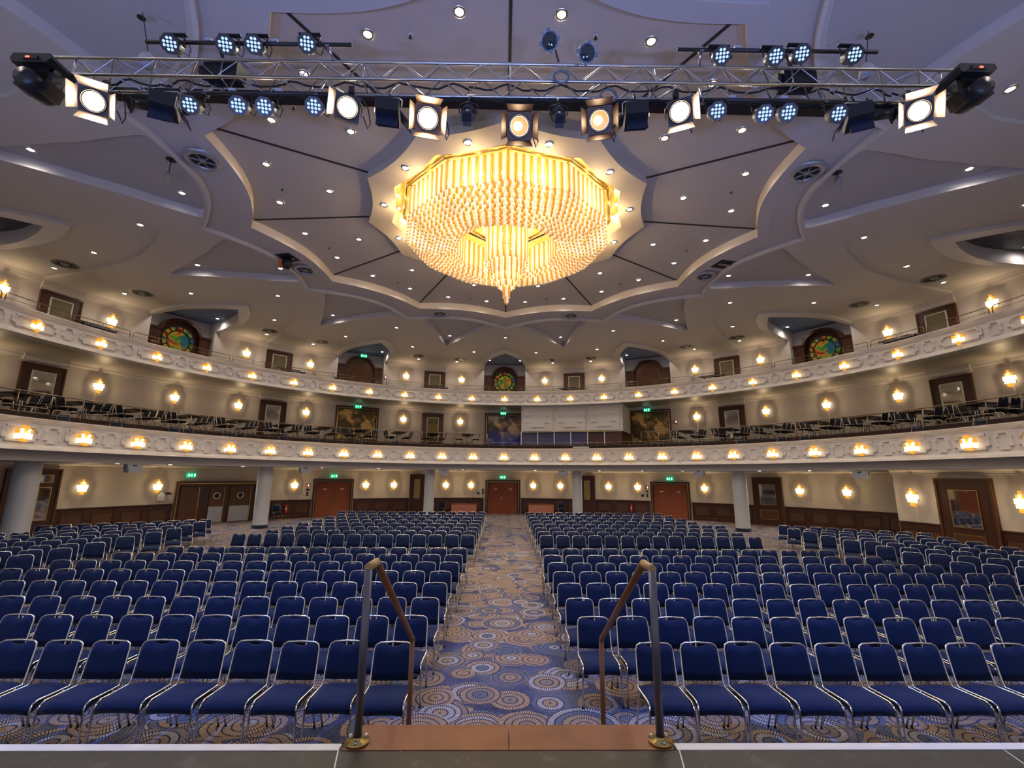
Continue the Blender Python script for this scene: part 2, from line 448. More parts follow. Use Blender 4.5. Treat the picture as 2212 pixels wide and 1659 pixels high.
# dark joints along the star's spokes
mb = MB()
for k in range(12):
    t = 30*k; a = pol(4.55, t); b = pol(8.5, t)
    d = Vector((b[0]-a[0], b[1]-a[1])); u = Vector((-d.y, d.x)).normalized()*.03
    z0 = ZST1-.012; z1 = ZST0-.006
    vs = []
    for (p, z) in ((a, z0), (b, z1)):
        for sx in (-1, 1):
            for dz in (0, .03): vs.append((p[0]+sx*u.x, p[1]+sx*u.y, z+dz-.01))
    mb.add(vs, [(0, 1, 3, 2), (4, 6, 7, 5), (0, 4, 5, 1), (2, 3, 7, 6), (0, 2, 6, 4), (1, 5, 7, 3)], 'dark_joint')
struct(mb, 'trim_2', label='dark spoke joints between the star panels of the ceiling')

# ------------------------------------------------------------------ floor and stage
mb = MB(); mb.add([(-24, 3.1, 0), (24, 3.1, 0), (24, 37, 0), (-24, 37, 0)], [(0, 1, 2, 3)], 'carpet'); struct(mb, 'floor', label='blue, grey and tan carpet with ringed medallions')
mb = MB(); mb.box((0, -2., .55), (15, 10.4, 1.1), 'stage_black')
stage = thing('stage', 'dark painted stage floor with a white front edge strip', 'stage')
mb.obj('platform', stage)
mb = MB()
for x0, x1 in ((-7.5, -1.02), (1.06, 7.5)):
    mb.box(((x0+x1)/2, 3.235, 1.06), (x1-x0, .07, .086), 'white_paint')
mb.obj('edge_strip', stage, label='white strip along the stage edge')
mb = MB()
for (a, b) in (((-1.02, 3.2), (-.98, 3.02)), ((1.07, 3.2), (1.03, 3.02)), ((3.12, 3.26), (3.06, 3.0)), ((-3.3, 3.2), (-3.3, -2))):
    a = Vector((*a, 1.1)); b = Vector((*b, 1.1)); d = (b-a).normalized(); u = Vector((-d.y, d.x, 0))*.004
    mb.add([a+u+Vector((0, 0, .002)), a-u+Vector((0, 0, .002)), b-u+Vector((0, 0, .002)), b+u+Vector((0, 0, .002))], [(0, 1, 2, 3)], 'white_paint')
mb.obj('panel_joint', stage, label='thin white joint lines')
# steps
stp = thing('stage_steps', 'reddish brown wooden steps leading down from the stage into the aisle', 'steps', (.02, 3.2, 0))
for i in range(6):
    z = 1.10-.183*i; y = .01+(.29 if i == 0 else .29+.28*(i-1)); dy = .29 if i == 0 else .28
    for s in (-1, 1):
        mb = MB(); hw = 1.02
        y0 = 0.0 if i == 0 else .29+.28*(i-1)
        if i == 0:      # top tread flares toward the stage
            vs = []
            for zz in (z-.035, z+.004):
                vs += [(s*.003, 0, zz), (s*1.02, 0, zz), (s*1.0, .29, zz), (s*.003, .29, zz)]
            mb.add(vs, [(0, 1, 2, 3), (4, 5, 6, 7), (0, 1, 5, 4), (1, 2, 6, 5), (2, 3, 7, 6), (3, 0, 4, 7)], 'tread_wood')
        else: mb.box((s*.502, y0+.14, z-.016), (.996, .28, .04), 'tread_wood')
        mb.obj('tread', stp)
mb = MB()
for i in range(6):
    y0 = 0.29+.28*(i-1) if i else 0.06; h = 1.10-.183*i-.036
    if h > 0: mb.box((0, y0+.13 if i else .16, h/2), (1.9, .24, h), 'dark_wood')
mb.obj('stringer', stp)
def handrail(sx, lab):
    t = thing('stair_handrail', lab, 'handrail', (sx*.955+.025, 3.28, 0))
    mb = MB(); mb.lathe([(.0, 1.104), (.075, 1.104), (.075, 1.118), (.03, 1.126), (.028, 1.14)], 'brass', 20); 
    mb.obj('base_plate', t, label='round brass-coloured base plate')
    mb = MB()
    for a in range(3):
        x, y = .056*math.cos(a*2.1+.6), .056*math.sin(a*2.1+.6); mb.cyl((x, y, 1.11), (x, y, 1.138), .011, 'steel', 6)
    mb.obj('bolt', t)
    mb = MB(); mb.cyl((0, 0, 1.12), (0, 0, 2.13), .026, 'grey_tube', 14); mb.obj('post', t, label='grey metal post')
    mb = MB(); mb.cyl((0, -.01, 2.14), (-sx*.0, .2, 2.14), .028, 'handle_tan', 12); mb.obj('grip', t, label='light wood-toned top grip')
    mb = MB(); mb.cyl((0, .19, 2.145), (0, 1.78, 1.13), .027, 'brown_grip', 12); mb.obj('sloping_rail', t, label='brown sloping handrail')
    mb = MB(); mb.cyl((0, 1.78, 1.14), (0, 1.80, .0), .025, 'brown_grip', 12); mb.obj('lower_post', t)
handrail(-1, 'grey and brown metal stair handrail at the left end of the wooden steps')
handrail(1, 'grey and brown metal stair handrail at the right end of the wooden steps')

# ------------------------------------------------------------------ walls
def arcwall(name, r, z0, z1, t0, t1, m, label, th=.25):
    mb = MB(); mb.arc([(r, z0), (r, z1), (r+th, z1), (r+th, z0)], t0, t1, m, 1.5); return struct(mb, name, label=label)
# ground floor r 21
for nm, a, b, side in (('wall_left', -125, -45, 'left'), ('wall_back', -45, 45, 'rear'), ('wall_right', 45, 74.2, 'right')):
    arcwall(nm, 21.02, 0, 3.14, a, b, 'wall_cream', f'cream ground floor wall on the {side} side under the lower balcony')
mb = MB(); mb.arc([(16.4, 0), (16.4, 3.14), (16.65, 3.14), (16.65, 0)], 74.2, 125, 'wall_cream'); mb.arc([(16.4, 0), (16.4, 3.14), (21.1, 3.14), (21.1, 0)], 74.1, 74.3, 'wall_cream', 1)
struct(mb, 'wall_right', label='cream wall section standing forward beside the large dark wood mirror frame')
# wainscot, cornice
def wains(r, t0, t1, label):
    mb = MB(); f = 'dark_wood'
    mb.arc([(r, 0), (r-.05, 0), (r-.05, .16), (r-.03, .18), (r-.03, 1.05), (r-.06, 1.08), (r-.06, 1.13), (r, 1.14)], t0, t1, f)
    n = max(1, round((t1-t0)/3.2)); w = (t1-t0)/n
    for i in range(n):
        a = t0+w*i+w*.12; b = t0+w*(i+1)-w*.12
        for za, zb in ((.86, .89), (.30, .33)): mb.arc([(r-.03, za), (r-.055, za), (r-.055, zb), (r-.03, zb)], a, b, f, 2)
        e = .09
        for q in (a, b-e): mb.arc([(r-.03, .33), (r-.055, .33), (r-.055, .86), (r-.03, .86)], q, q+e, f, 2)
        mb.arc([(r-.031, .36), (r-.036, .36), (r-.036, .83), (r-.031, .83)], a+.2, b-.2, 'door_wood', 2)
    struct(mb, 'trim_3', label=label)
wains(21.02, -125, -57.2, 'dark brown panelled wainscot left of the wide doorway')
wains(21.02, -45.4, -36.6, 'dark brown panelled wainscot beside the red fire extinguisher on the left')
wains(21.02, -29.2, -18.9, 'dark brown panelled wainscot right of the left burl door')
wains(21.02, -16, -4, 'dark brown panelled wainscot left of the middle door')
wains(21.02, 3.6, 15.8, 'dark brown panelled wainscot right of the middle door')
wains(21.02, 18.5, 29, 'dark brown panelled wainscot behind the right red fire extinguisher')
wains(21.02, 36.5, 46.8, 'dark brown panelled wainscot right of the right burl door')
wains(21.02, 51.4, 74.1, 'dark brown panelled wainscot curving toward the forward wall section')
wains(16.4, 74.2, 79.6, 'dark brown panelled wainscot under the forward wall lamp')
wains(16.4, 85.8, 120, 'dark brown panelled wainscot right of the large mirror frame')
def cornice(name, r, zt, t0, t1, label, m='wall_plaster', h=.34, d=.26):
    mb = MB(); mb.arc([(r, zt), (r-d, zt), (r-d, zt-.05), (r-d*.75, zt-.08), (r-d*.45, zt-.17*h/.34), (r-d*.4, zt-.22*h/.34), (r-d*.15, zt-h+.04), (r-.05, zt-h+.03), (r-.04, zt-h), (r, zt-h)], t0, t1, m)
    struct(mb, name, label=label)
cornice('trim_4', 21.02, 3.14, -120, 74, 'cream cornice above the ground floor wall', 'wall_cream', .2, .16)
cornice('trim_4', 16.4, 3.14, 74, 120, 'cream cornice above the forward wall section', 'wall_cream', .22, .16)
# middle floor wall r 20.4
for nm, a, b, side in (('wall_left', -125, -45, 'left'), ('wall_back', -45, 45, 'rear'), ('wall_right', 45, 125, 'right')):
    arcwall(nm, 20.45, 3.4, 7.8, a, b, 'wall_plaster', f'pale wall of the lower balcony on the {side} side')
for k in range(-4, 4):
    cornice('trim_5', 20.45, 7.74, 30*k+17.3, 30*k+42.7, f'pale moulded cornice under the upper balcony, {secname(30*k+30)}', h=.42)
    mb = MB(); t = 30*k+15
    mb.arc([(20.45, 7.30), (20.32, 7.30), (20.32, 7.36), (20.28, 7.44), (20.28, 7.72), (20.45, 7.72)], t-2.3, t+2.3, 'wall_plaster')
    struct(mb, 'trim_6', label=f'flat plaster block above a lower balcony window frame, {secname(30*k+15)}')
# upper wall
for k in range(-4, 5):
    c = 30*k; nm = 'wall_back' if abs(c) < 45 else ('wall_left' if c < 0 else 'wall_right')
    if k < 4:
        arcwall(nm, 20.3, 7.75, 11.0, c+4.5, c+25.5, 'wall_plaster', f'pale upper balcony wall between alcoves, {secname(c+15)}')
        for a, b in ((c+5.1, c+12.7), (c+17.3, c+24.9)): cornice('trim_7', 20.3, 10.93, a, b, f'white cornice at the ceiling, {"left" if a < c+8 else "right"} of the frame, {secname(c+15)}', h=.42)
        mb = MB(); mb.arc([(20.3, 10.42), (20.2, 10.42), (20.2, 10.5), (20.14, 10.56), (20.14, 10.95), (20.3, 10.95)], c+12.7, c+17.3, 'wall_plaster'); struct(mb, 'trim_8', label=f'plaster block above an upper balcony frame, {secname(c+15)}')
    mb = MB(); mb.arc([(20.95, 7.75), (20.95, 11.35), (21.1, 11.35), (21.1, 7.75)], c-4.7, c+4.7, 'wall_plaster')
    for s in (-1, 1): mb.arc([(20.3, 7.75), (20.3, 11.35), (21.0, 11.35), (21.0, 7.75)], c+s*4.55-.08, c+s*4.55+.08, 'wall_plaster', 1)
    struct(mb, nm, label=f'white back of an arched alcove, {secname(c)}')

# ------------------------------------------------------------------ balconies
def slab(name, prof, label, m):
    mb = MB(); mb.arc(prof, -122, 122, m, 1.5); return struct(mb, name, label=label)
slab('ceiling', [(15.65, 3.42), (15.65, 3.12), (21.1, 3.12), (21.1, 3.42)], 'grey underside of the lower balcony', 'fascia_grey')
slab('floor', [(15.45, 3.80), (16.85, 3.80), (16.85, 3.95), (15.45, 3.95)], 'dark carpeted front tier of the lower balcony', 'carpet_dark')
slab('floor', [(16.85, 3.45), (16.85, 4.80), (20.6, 4.80), (20.6, 3.45)], 'dark carpeted rear tier of the lower balcony', 'carpet_dark')
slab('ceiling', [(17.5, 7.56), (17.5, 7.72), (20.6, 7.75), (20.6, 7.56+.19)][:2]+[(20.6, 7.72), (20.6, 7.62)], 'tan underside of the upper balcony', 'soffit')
slab('floor', [(17.5, 7.73), (20.9, 7.73), (20.9, 7.80), (17.5, 7.80)], 'floor of the upper balcony', 'carpet_dark')
def parapet(r, zb, zt, lab, step, n, pw, ph, qw, off, phase):
    t = thing('balcony_parapet', lab, 'balcony parapet'); t['kind'] = 'structure'
    mb = MB(); m = 'parapet_white'
    mb.arc([(r, zb+.17), (r-.05, zb+.16), (r-.06, zb+.11), (r-.11, zb+.09), (r-.12, zb+.03), (r-.14, zb+.02), (r-.14, zb), (r+.35, zb), (r+.35, zt), (r-.14, zt), (r-.14, zt-.03), (r-.10, zt-.05), (r-.09, zt-.09), (r-.04, zt-.12), (r-.03, zt-.16), (r, zt-.17)], -122, 122, m)
    mb.obj('body', t)
    mb = MB(); mb.arc([(r-.06, zt), (r+.36, zt), (r+.36, zt+.03), (r-.06, zt+.03)], -122, 122, 'dark_wood'); mb.obj('cap', t, label='dark brown cap')
    mb = MB(); zc = (zb+zt)/2-.01
    def bar(a, b, z0, z1): mb.arc([(r+.002, z0), (r-.06, z0), (r-.06, z1), (r+.002, z1)], a, b, m, 2)
    e = math.degrees(.045/r); h = ph/2; nt = math.degrees(.12/r); nz = .11
    for i in range(-n, n+1):
        c = step*i
        a, b = c-pw/2, c+pw/2                       # frame with notched corners round each lamp
        bar(a+nt, b-nt, zc+h-.045, zc+h); bar(a+nt, b-nt, zc-h, zc-h+.045)
        for q in (a, b-e): bar(q, q+e, zc-h+nz, zc+h-nz)
        for (u, v) in ((a, a+nt), (b-nt, b)):
            bar(u, v, zc+h-nz-.04, zc+h-nz); bar(u, v, zc-h+nz, zc-h+nz+.04)
        for q in (a+nt, b-nt-e): bar(q, q+e, zc+h-nz, zc+h); bar(q, q+e, zc-h, zc-h+nz)
        c2 = c+step/2                                # small cross panel between the lamps
        w = qw/2; n2 = nt*.55; hh = h*1.02
        for s in (-1, 1):
            bar(c2-w*.55, c2+w*.55, zc+s*hh-.02, zc+s*hh+.02)
            bar(c2+s*w-n2*(s > 0)*1.6, c2+s*w+n2*(s < 0)*1.6, zc+hh-nz-.02, zc+hh-nz+.02); bar(c2+s*w-n2*(s > 0)*1.6, c2+s*w+n2*(s < 0)*1.6, zc-hh+nz-.02, zc-hh+nz+.02)
            bar(c2+s*w*.82-e/4, c2+s*w*.82+e/4, zc-hh+nz, zc+hh-nz)
            bar(c2+s*w*.55-e/4, c2+s*w*.55+e/4, zc+hh-nz, zc+hh); bar(c2+s*w*.55-e/4, c2+s*w*.55+e/4, zc-hh, zc-hh+nz)
    mb.obj('moulding', t, label='raised white moulded panels')
parapet(15.38, 3.44, 4.46, 'white lower balcony parapet with raised panels and a lamp in every wide panel', 7.3, 15, 4.25, .50, 1.95, 0, 0)
parapet(17.36, 7.54, 8.52, 'white upper balcony parapet with raised panels and a lamp in every wide panel', 7.54, 15, 4.9, .43, 1.5, 0, 0)
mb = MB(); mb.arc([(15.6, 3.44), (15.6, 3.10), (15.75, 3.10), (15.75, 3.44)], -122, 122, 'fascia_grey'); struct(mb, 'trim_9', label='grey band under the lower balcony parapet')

# columns
for i, (t, d) in enumerate(((-82.6, .36), (-49.6, .36), (-16.6, .315), (16.6, .315), (49.8, .36))):
    x, y = pol(16.5, t); where = ['nearest the left picture edge', 'in front of the wide dark doorway on the left', 'left of the middle door', 'right of the middle door', 'on the right beside the outer chair block'][i]
    c = thing('column', 'round white column under the balcony, '+where, 'column', (x, y, 0)); c['kind'] = 'structure'
    mb = MB(); mb.lathe([(d, .17), (d, 3.13)], 'column_white', 32); mb.obj('shaft', c)
    mb = MB(); mb.lathe([(0, .17), (d+.02, .17), (d+.02, 0)], 'hose_blue' if 0 else 'dark_fabric', 32); mb.obj('base', c, label='dark blue base band')

# ------------------------------------------------------------------ guard rails
def guard(r, z, h, t0, t1, label, group, mid=1):
    x, y = pol(r, (t0+t1)/2); o = MB(); pts = []
    n = max(3, int((t1-t0)/1.2)); rr = math.degrees(.09/r)
    pts.append((*pol(r, t0), z)); pts.append((*pol(r, t0), z+h-.09)); pts.append((*pol(r, t0+rr*.3), z+h-.03))
    for i in range(n+1): pts.append((*pol(r, t0+rr+(t1-t0-2*rr)*i/n), z+h))
    pts += [(*pol(r, t1-rr*.3), z+h-.03), (*pol(r, t1), z+h-.09), (*pol(r, t1), z)]
    o.tube(pts, .018, 'rail_bronze', 6)
    o.tube([(*pol(r, t0+(t1-t0)*i/n), z+h*.5) for i in range(n+1)], .011, 'rail_bronze', 5)
    o.tube([(*pol(r, (t0+t1)/2), z), (*pol(r, (t0+t1)/2), z+h)], .013, 'rail_bronze', 5)
    ob = o.obj('guard_rail'); ob['label'] = label; ob['category'] = 'railing'; ob['group'] = group
def side(t): return 'middle' if abs(t) < 1 else ('left of centre' if t < 0 else 'right of centre')
for i in range(-12, 13):
    c = 7.5*i
    guard(17.5, 8.54, .36, c-3.55, c+3.55, f'low bronze guard rail, upper balcony, {"at the centre" if i==0 else ORD[abs(i)]+" "+side(c)}', 'guard rails on the upper balcony')
    c = 7.3*i+.0
    guard(15.6, 4.48, .36, c-3.45, c+3.45, f'low bronze guard rail, lower balcony, {"at the centre" if i==0 else ORD[abs(i)]+" "+side(c)}', 'guard rails on the lower balcony')
for a, b, nm in ((-112, -3.8, 'left'), (30.6, 112, 'right')):
    r = 16.9; t = thing('balcony_handrail', f'long bronze handrail with posts before the balcony chairs, {nm} half', 'handrail')
    mb = MB(); n = int((b-a)/1.5); mb.tube([(*pol(r, a+(b-a)*i/n), 5.52) for i in range(n+1)], .024, 'rail_bronze', 7); mb.obj('top_rail', t)
    p = b-.05 if a < 0 else a+.05
    while a-.1 <= p <= b+.1:
        mb = MB(); mb.cyl((*pol(r, p), 4.8), (*pol(r, p), 5.52), .018, 'rail_bronze', 6); mb.obj('post', t); p += (-3.65 if a < 0 else 3.65)
    mb = MB(); mb.tube([(*pol(r, a+(b-a)*i/n), 5.16) for i in range(n+1)], .009, 'rail_bronze', 5); mb.obj('wire', t)

# ------------------------------------------------------------------ wall lamps
def sconce_proto(kind):
    t = thing('wall_lamp', '', 'lamp')
    m1, m2 = MB(), MB()
    if kind == 'parapet': rows = [(.20, .12, 2, 'a'), (.08, .15, 5, 'm'), (-.07, .17, 5, 'w'), (-.20, .10, 2, 'a')]; w = .10
    elif kind == 'upper': rows = [(.17, .12, 1, 'a'), (.06, .13, 4, 'm'), (-.06, .14, 4, 'w'), (-.19, .12, 1, 'a')]; w = .10
    else: rows = [(.29, .13, 1, 'a'), (.17, .14, 3, 'm'), (.03, .17, 5, 'w'), (-.12, .15, 4, 'w'), (-.26, .14, 2, 'a')]; w = .085
    for z, h, n, k in rows:
        for i in range(n):
            x = (i-(n-1)/2)*w; am = k == 'a' or (k == 'm' and (i in (0, n-1) or i % 2 == 0)) or (k == 'w' and i in (0, n-1) and kind != 'wall' and z > 0)
            y = .11+.05*math.cos(x*6); q = m2 if am else m1
            q.box((x, y, z+(.015 if i % 2 else 0)), (w*.82, w*.82, h), 'lamp_amber' if am else 'lamp_white')
    m1.obj('lit_glass', t, label='glowing clear glass blocks'); m2.obj('amber_glass', t, label='amber glass blocks')
    m3 = MB(); m3.box((0, .02, 0), (.22, .05, .3), 'brass'); m3.obj('back_plate', t, label='brass back plate')
    return t
LW = (1., .74, .42)
def sconces(kind, items, group, power, dist=.235):
    proto = None
    for (r, th, z, lab) in items:
        x, y = pol(r, th)
        if proto is None: proto = sconce_proto(kind); o = proto; o['label'] = lab; o['group'] = group; o.location = (x, y, z); o.rotation_euler = (0, 0, face(th))
        else: o = dup(proto, (x, y, z), face(th), lab, group)
        lx, ly = pol(r-dist, th); lights.append((lx, ly, z, power))
lights = []
def nth(i, what): return 'exactly in the centre' if i == 0 else f'{ORD[abs(i)]} {"left" if i < 0 else "right"} of the centre {what}'
sconces('parapet', [(15.38, 7.3*i, 3.92, 'amber glass block lamp on lower balcony parapet, '+nth(i, 'one')) for i in range(-13, 14)], 'lamps on the lower balcony parapet', 2.6)
sconces('upper', [(17.36, 7.54*i, 7.98, 'small amber glass lamp on upper balcony parapet, '+nth(i, 'one')) for i in range(-12, 13)], 'lamps on the upper balcony parapet', 2.2)
A1 = [-80.8, -69.2, -59.8, -50.6, -39.4, -21, -9.3, 38.9, 50.7, 59.8, 69.1, 80.8]
def wl(A, i): return f'{ORD[i+1]} from the left'
sconces('wall', [(20.45, a, 6.70, 'glass block wall lamp on the wall behind the lower balcony chairs, '+wl(A1, i)) for i, a in enumerate(A1)], 'wall lamps behind the lower balcony', 10)
A2 = [-80.8, -69.3, -50.5, -39.6, -21, -9.3, 8.7, 20.8, 39.3, 50.8, 69.3, 80.9]
sconces('wall', [(20.3, a, 9.86, 'glass block wall lamp on the wall of the upper balcony, '+wl(A2, i)) for i, a in enumerate(A2)], 'wall lamps of the upper balcony', 10)
A3 = [(-68.1, 21.02), (-59.5, 21.02), (-39.7, 21.02), (-27.2, 21.02), (-21.9, 21.02), (-11.7, 21.02), (-6.6, 21.02), (6.1, 21.02), (11.6, 21.02), (21.2, 21.02), (26.8, 21.02), (38.9, 21.02), (53.9, 21.02), (60.3, 21.02), (76.6, 16.4), (88.9, 16.4)]
sconces('wall', [(r, a, 2.06, 'glass block wall lamp on the cream ground floor wall, '+wl(A3, i)) for i, (a, r) in enumerate(A3)], 'wall lamps on the ground floor', 10)
for (x, y, z, p) in lights: lamp('POINT', (x, y, z), p, LW, size=.035, name='lamp_light')

# ------------------------------------------------------------------ doors, frames, windows
def placed(name, label, cat, r, t, z, group=None): 
    x, y = pol(r, t); return thing(name, label, cat, (x, y, z), face(t), group)
def rect(mb, w, z0, z1, b, y0, y1, m):
    mb.box((-w/2+b/2, (y0+y1)/2, (z0+z1)/2), (b, y1-y0, z1-z0), m); mb.box((w/2-b/2, (y0+y1)/2, (z0+z1)/2), (b, y1-y0, z1-z0), m)
    mb.box((0, (y0+y1)/2, z1-b/2), (w-2*b, y1-y0, b), m)
    return mb
def window_frame(r, t, z, w, h, pane, lab, group, pz0, pw=.84, ph=1.0, nm='framed_window'):
    o = placed(nm, lab, 'window' if pane != 'mirror' else 'mirror', r, t, z, group)
    mb = MB(); mb.box((0, .05, h/2), (w, .12, h), 'dark_wood' if pane == 'mirror' else 'door_wood')
    rect(mb, w, 0, h, .07, .11, .14, 'dark_wood'); mb.obj('wood_surround', o)
    mb = MB(); b = .05; y = .12
    mb.box((0, y+.01, pz0+b/2), (pw, .03, b), 'frame_white'); mb.box((0, y+.01, pz0+ph-b/2), (pw, .03, b), 'frame_white')
    for s in (-1, 1): mb.box((s*(pw/2-b/2), y+.01, pz0+ph/2), (b, .03, ph-2*b), 'frame_white')
    mb.obj('inner_frame', o, label='pale inner frame')
    mb = MB(); mb.box((0, .116, pz0+ph/2), (pw-.08, .02, ph-.08), pane); mb.obj('pane', o)
sid = lambda t: ('left' if t < 0 else 'right')
nr = {15: 'nearest centre', 45: 'midway outward', 75: 'nearest picture edge'}
for k in (15, 45, 75):
    for s in (-1, 1):
        t = s*k
        window_frame(20.3, t, 7.8, 1.56, 2.56, 'olive_panel', f'brown frame round olive panel, upper balcony wall, {sid(t)} half, {nr[k]}', 'wood frames on the upper balcony', .9, .86, 1.45)
        if t == 15: continue
        window_frame(20.45, t, 4.8, 1.56, 2.42, 'mirror' if k != 15 else 'olive_panel', f'brown wood frame {"round a mirror" if k != 15 else "with a tan curtain"} on lower balcony wall, {sid(t)} half, {nr[k]}', 'wood frames on the lower balcony', .35, .86, 1.78)
# tan curtain in the centre-left frame
cx = placed('curtain', 'tan pleated curtain inside the dark frame left of the blue cloud doors', 'curtain', 20.30, -15.05, 4.8)
mb = MB()
for i in range(14): mb.cyl((-.36+i*.052, .0, .4), (-.36+i*.052, .0, 1.75-.02*abs(i-6)), .028, 'curtain_tan', 7)
mb.obj('pleats', cx); mb = MB(); mb.cyl((-.4, 0, 1.8), (.4, 0, 1.8), .012, 'brass', 6); mb.obj('rod', cx)
def big_door(r, t, z, w, h, leaf, lab, handles=True, labels=False):
    o = placed('double_door', lab, 'door', r, t, z)
    mb = MB(); rect(mb, w, 0, h, .14, 0, .16, 'dark_wood'); rect(mb, w-.22, 0, h-.11, .035, .14, .19, 'brass'); rect(mb, w-.3, 0, h-.15, .05, .10, .15, 'black_gloss'); mb.obj('door_frame', o)
    lw = (w-.38)/2; hh = h-.2
    for s in (-1, 1):
        mb = MB(); mb.box((s*(lw/2+.004), .09, hh/2), (lw, .05, hh), leaf); d = mb.obj('door_leaf', o)
        if handles:
            mb = MB(); mb.cyl((s*.09, .14, 1.0), (s*.09, .14, 1.2), .016, 'chrome', 6); mb.box((s*.09, .125, 1.1), (.04, .03, .24), 'chrome'); mb.obj('handle', d)
        if labels:
            mb = MB(); mb.box((s*(lw/2), .12, 1.78), (.24, .012, .06), 'door_label'); mb.obj('door_sign', d, label='small pale sign')
for t, lf, lab in ((-30, 'gold_cloud', 'gold and black clouded double door on the left of the lower balcony'), (0, 'sky_cloud', 'double door painted with gold clouds over blue at the centre of the lower balcony'), (30, 'gold_cloud', 'gold and black clouded double door right of the white control booth')):
    big_door(20.45, t, 4.75, 2.9, 2.62, lf, lab)
for t, lab in ((-32.95, 'reddish burl wood double door on the left of the rear wall'), (-.1, 'reddish burl wood double door at the end of the aisle'), (32.75, 'reddish burl wood double door on the right of the rear wall')):
    big_door(21.02, t, 0, 2.6, 2.43, 'burl_wood', lab, True, True)
# exit signs
def exit_sign(r, t, z, lab, hang=False, cyan=False):
    o = placed('exit_sign', lab, 'sign', r, t, z)
    mb = MB(); mb.box((0, .06, 0), (.42, .1, .2), 'exit_green'); mb.obj('panel', o)
    mb = MB(); y = .115       # running figure, arrow, doorway
    mb.box((-.15, y, 0), (.05, .006, .13), 'exit_white'); mb.box((0, y, .02), (.02, .006, .09), 'exit_white'); mb.prism([(-.035, -.02), (.035, -.02), (0, -.065)], y-.003, y+.003, 'exit_white')
    mb.box((.12, y, .05), (.03, .006, .03), 'exit_white'); mb.box((.125, y, .005), (.03, .006, .06), 'exit_white', Matrix.Rotation(.5, 3, 'Y')); mb.box((.10, y, -.04), (.02, .006, .06), 'exit_white', Matrix.Rotation(.7, 3, 'Y')); mb.box((.155, y, -.035), (.02, .006, .06), 'exit_white', Matrix.Rotation(-.5, 3, 'Y'))
    mb.obj('pictogram', o, label='white running figure, arrow and doorway')
    if hang: mb = MB(); mb.box((0, .06, .14), (.4, .1, .09), 'speaker_blue'); mb.obj('housing', o)
for t, w in ((-55.3, 'above the wide dark doorway on the left'), (-33.05, 'above the left burl door'), (-.15, 'above the middle burl door'), (32.8, 'above the right burl door')): exit_sign(21., t, 2.64, 'green running man exit sign '+w)
for t, w in ((-30.1, 'above the left gold clouded door'), (-.2, 'above the blue clouded door'), (29.7, 'above the right gold clouded door')): exit_sign(20.2, t, 7.36, 'green running man exit sign hanging '+w, True)
exit_sign(20.15, -29.8, 10.98, 'pale green exit sign over the arched wooden door on the upper balcony', True)
# wide doorway with kitchen doors, left
o = placed('doorway', 'wide dark wooden doorway with swing doors and round portholes behind the column', 'door', 20.9, -51.3, 0)
W = 4.15
mb = MB(); mb.box((0, .02, 1.14), (W, .1, 2.28), 'dark_wood'); rect(mb, W+.1, 0, 2.3, .08, .05, .14, 'door_wood'); mb.obj('surround', o)
mb = MB(); rect(mb, W-.08, 0, 2.2, .04, .09, .13, 'brass'); mb.obj('brass_edge', o, label='brass edging')
for i, (x, w, kd) in enumerate(((-1.45, .85, 'flat'), (-.1, .72, 'port'), (1.15, 1.1, 'port'))):
    x = -x
    mb = MB(); mb.box((x, .10, 1.0), (w, .05, 1.98), 'door_wood'); d = mb.obj('door_leaf', o)
    if kd == 'port':
        mb = MB(); mb.box((x, .13, .48), (w, .012, .86), 'metal_plate'); mb.obj('kick_plate', d, label='grey metal kick plate')
        mb = MB(); mb.lathe([(.14, 0), (.14, .02), (.18, .02), (.18, 0)], 'frame_white', 20, (x, .13, 1.5), 'Y'); mb.obj('porthole_ring', d)
        mb = MB(); mb.lathe([(0, .008), (.14, .008)], 'porthole_glass', 20, (x, .13, 1.5), 'Y'); mb.obj('porthole_glass', d)
    for s in (-1, 1):
        pass
    mb = MB(); mb.box((x-w/2-.02, .12, 1.0), (.03, .05, 2.), 'brass'); mb.obj('edge_strip', d)
# glazed frames at ground level
def glazed(r, t, w, h, lab, panes, nm='glazed_panel'):
    o = placed(nm, lab, 'door', r, t, 0)
    mb = MB(); mb.box((0, .04, h/2), (w, .1, h), 'dark_wood'); rect(mb, w, 0, h, .08, .08, .12, 'door_wood'); mb.obj('wood_surround', o)
    for (x, z, pw, ph, m) in panes:
        mb = MB(); mb.box((x, .10, z), (pw, .02, ph), m); p = mb.obj('pane', o)
        mb = MB(); b = .025
        for s in (-1, 1): mb.box((x, .112, z+s*(ph/2+b/2)), (pw+2*b, .02, b), 'brass'); mb.box((x+s*(pw/2+b/2), .112, z), (b, .02, ph), 'brass')
        mb.obj('pane_edge', p)
glazed(20.95, -73, 1.9, 2.88, 'dark wooden glazed door frame behind the leftmost column', [(-.42, 2.45, .42, .3, 'mirror'), (.2, 2.45, .42, .3, 'mirror'), (-.42, 1.4, .42, 1.35, 'mirror')])
glazed(20.95, -17.4, 1.05, 2.82, 'dark wooden frame with a narrow pane left of the centre-left column', [(.0, 1.78, .36, 1.3, 'curtain_tan')])
glazed(20.95, 17.2, 1.0, 2.82, 'dark wooden frame with a narrow pane right of the centre-right column', [(.08, 1.78, .36, 1.3, 'curtain_tan')])
glazed(20.95, 49.1, 1.65, 2.8, 'dark wooden frame with a square mirror reflecting chairs, right of the right column', [(0, 1.78, .85, 1.15, 'mirror'), (0, .62, .95, .5, 'door_wood')])
glazed(16.38, 82.7, 1.85, 2.8, 'large dark wooden frame with a tall mirror at the right picture edge', [(0, 1.75, .9, 1.25, 'mirror'), (0, .6, .95, .5, 'door_wood')])
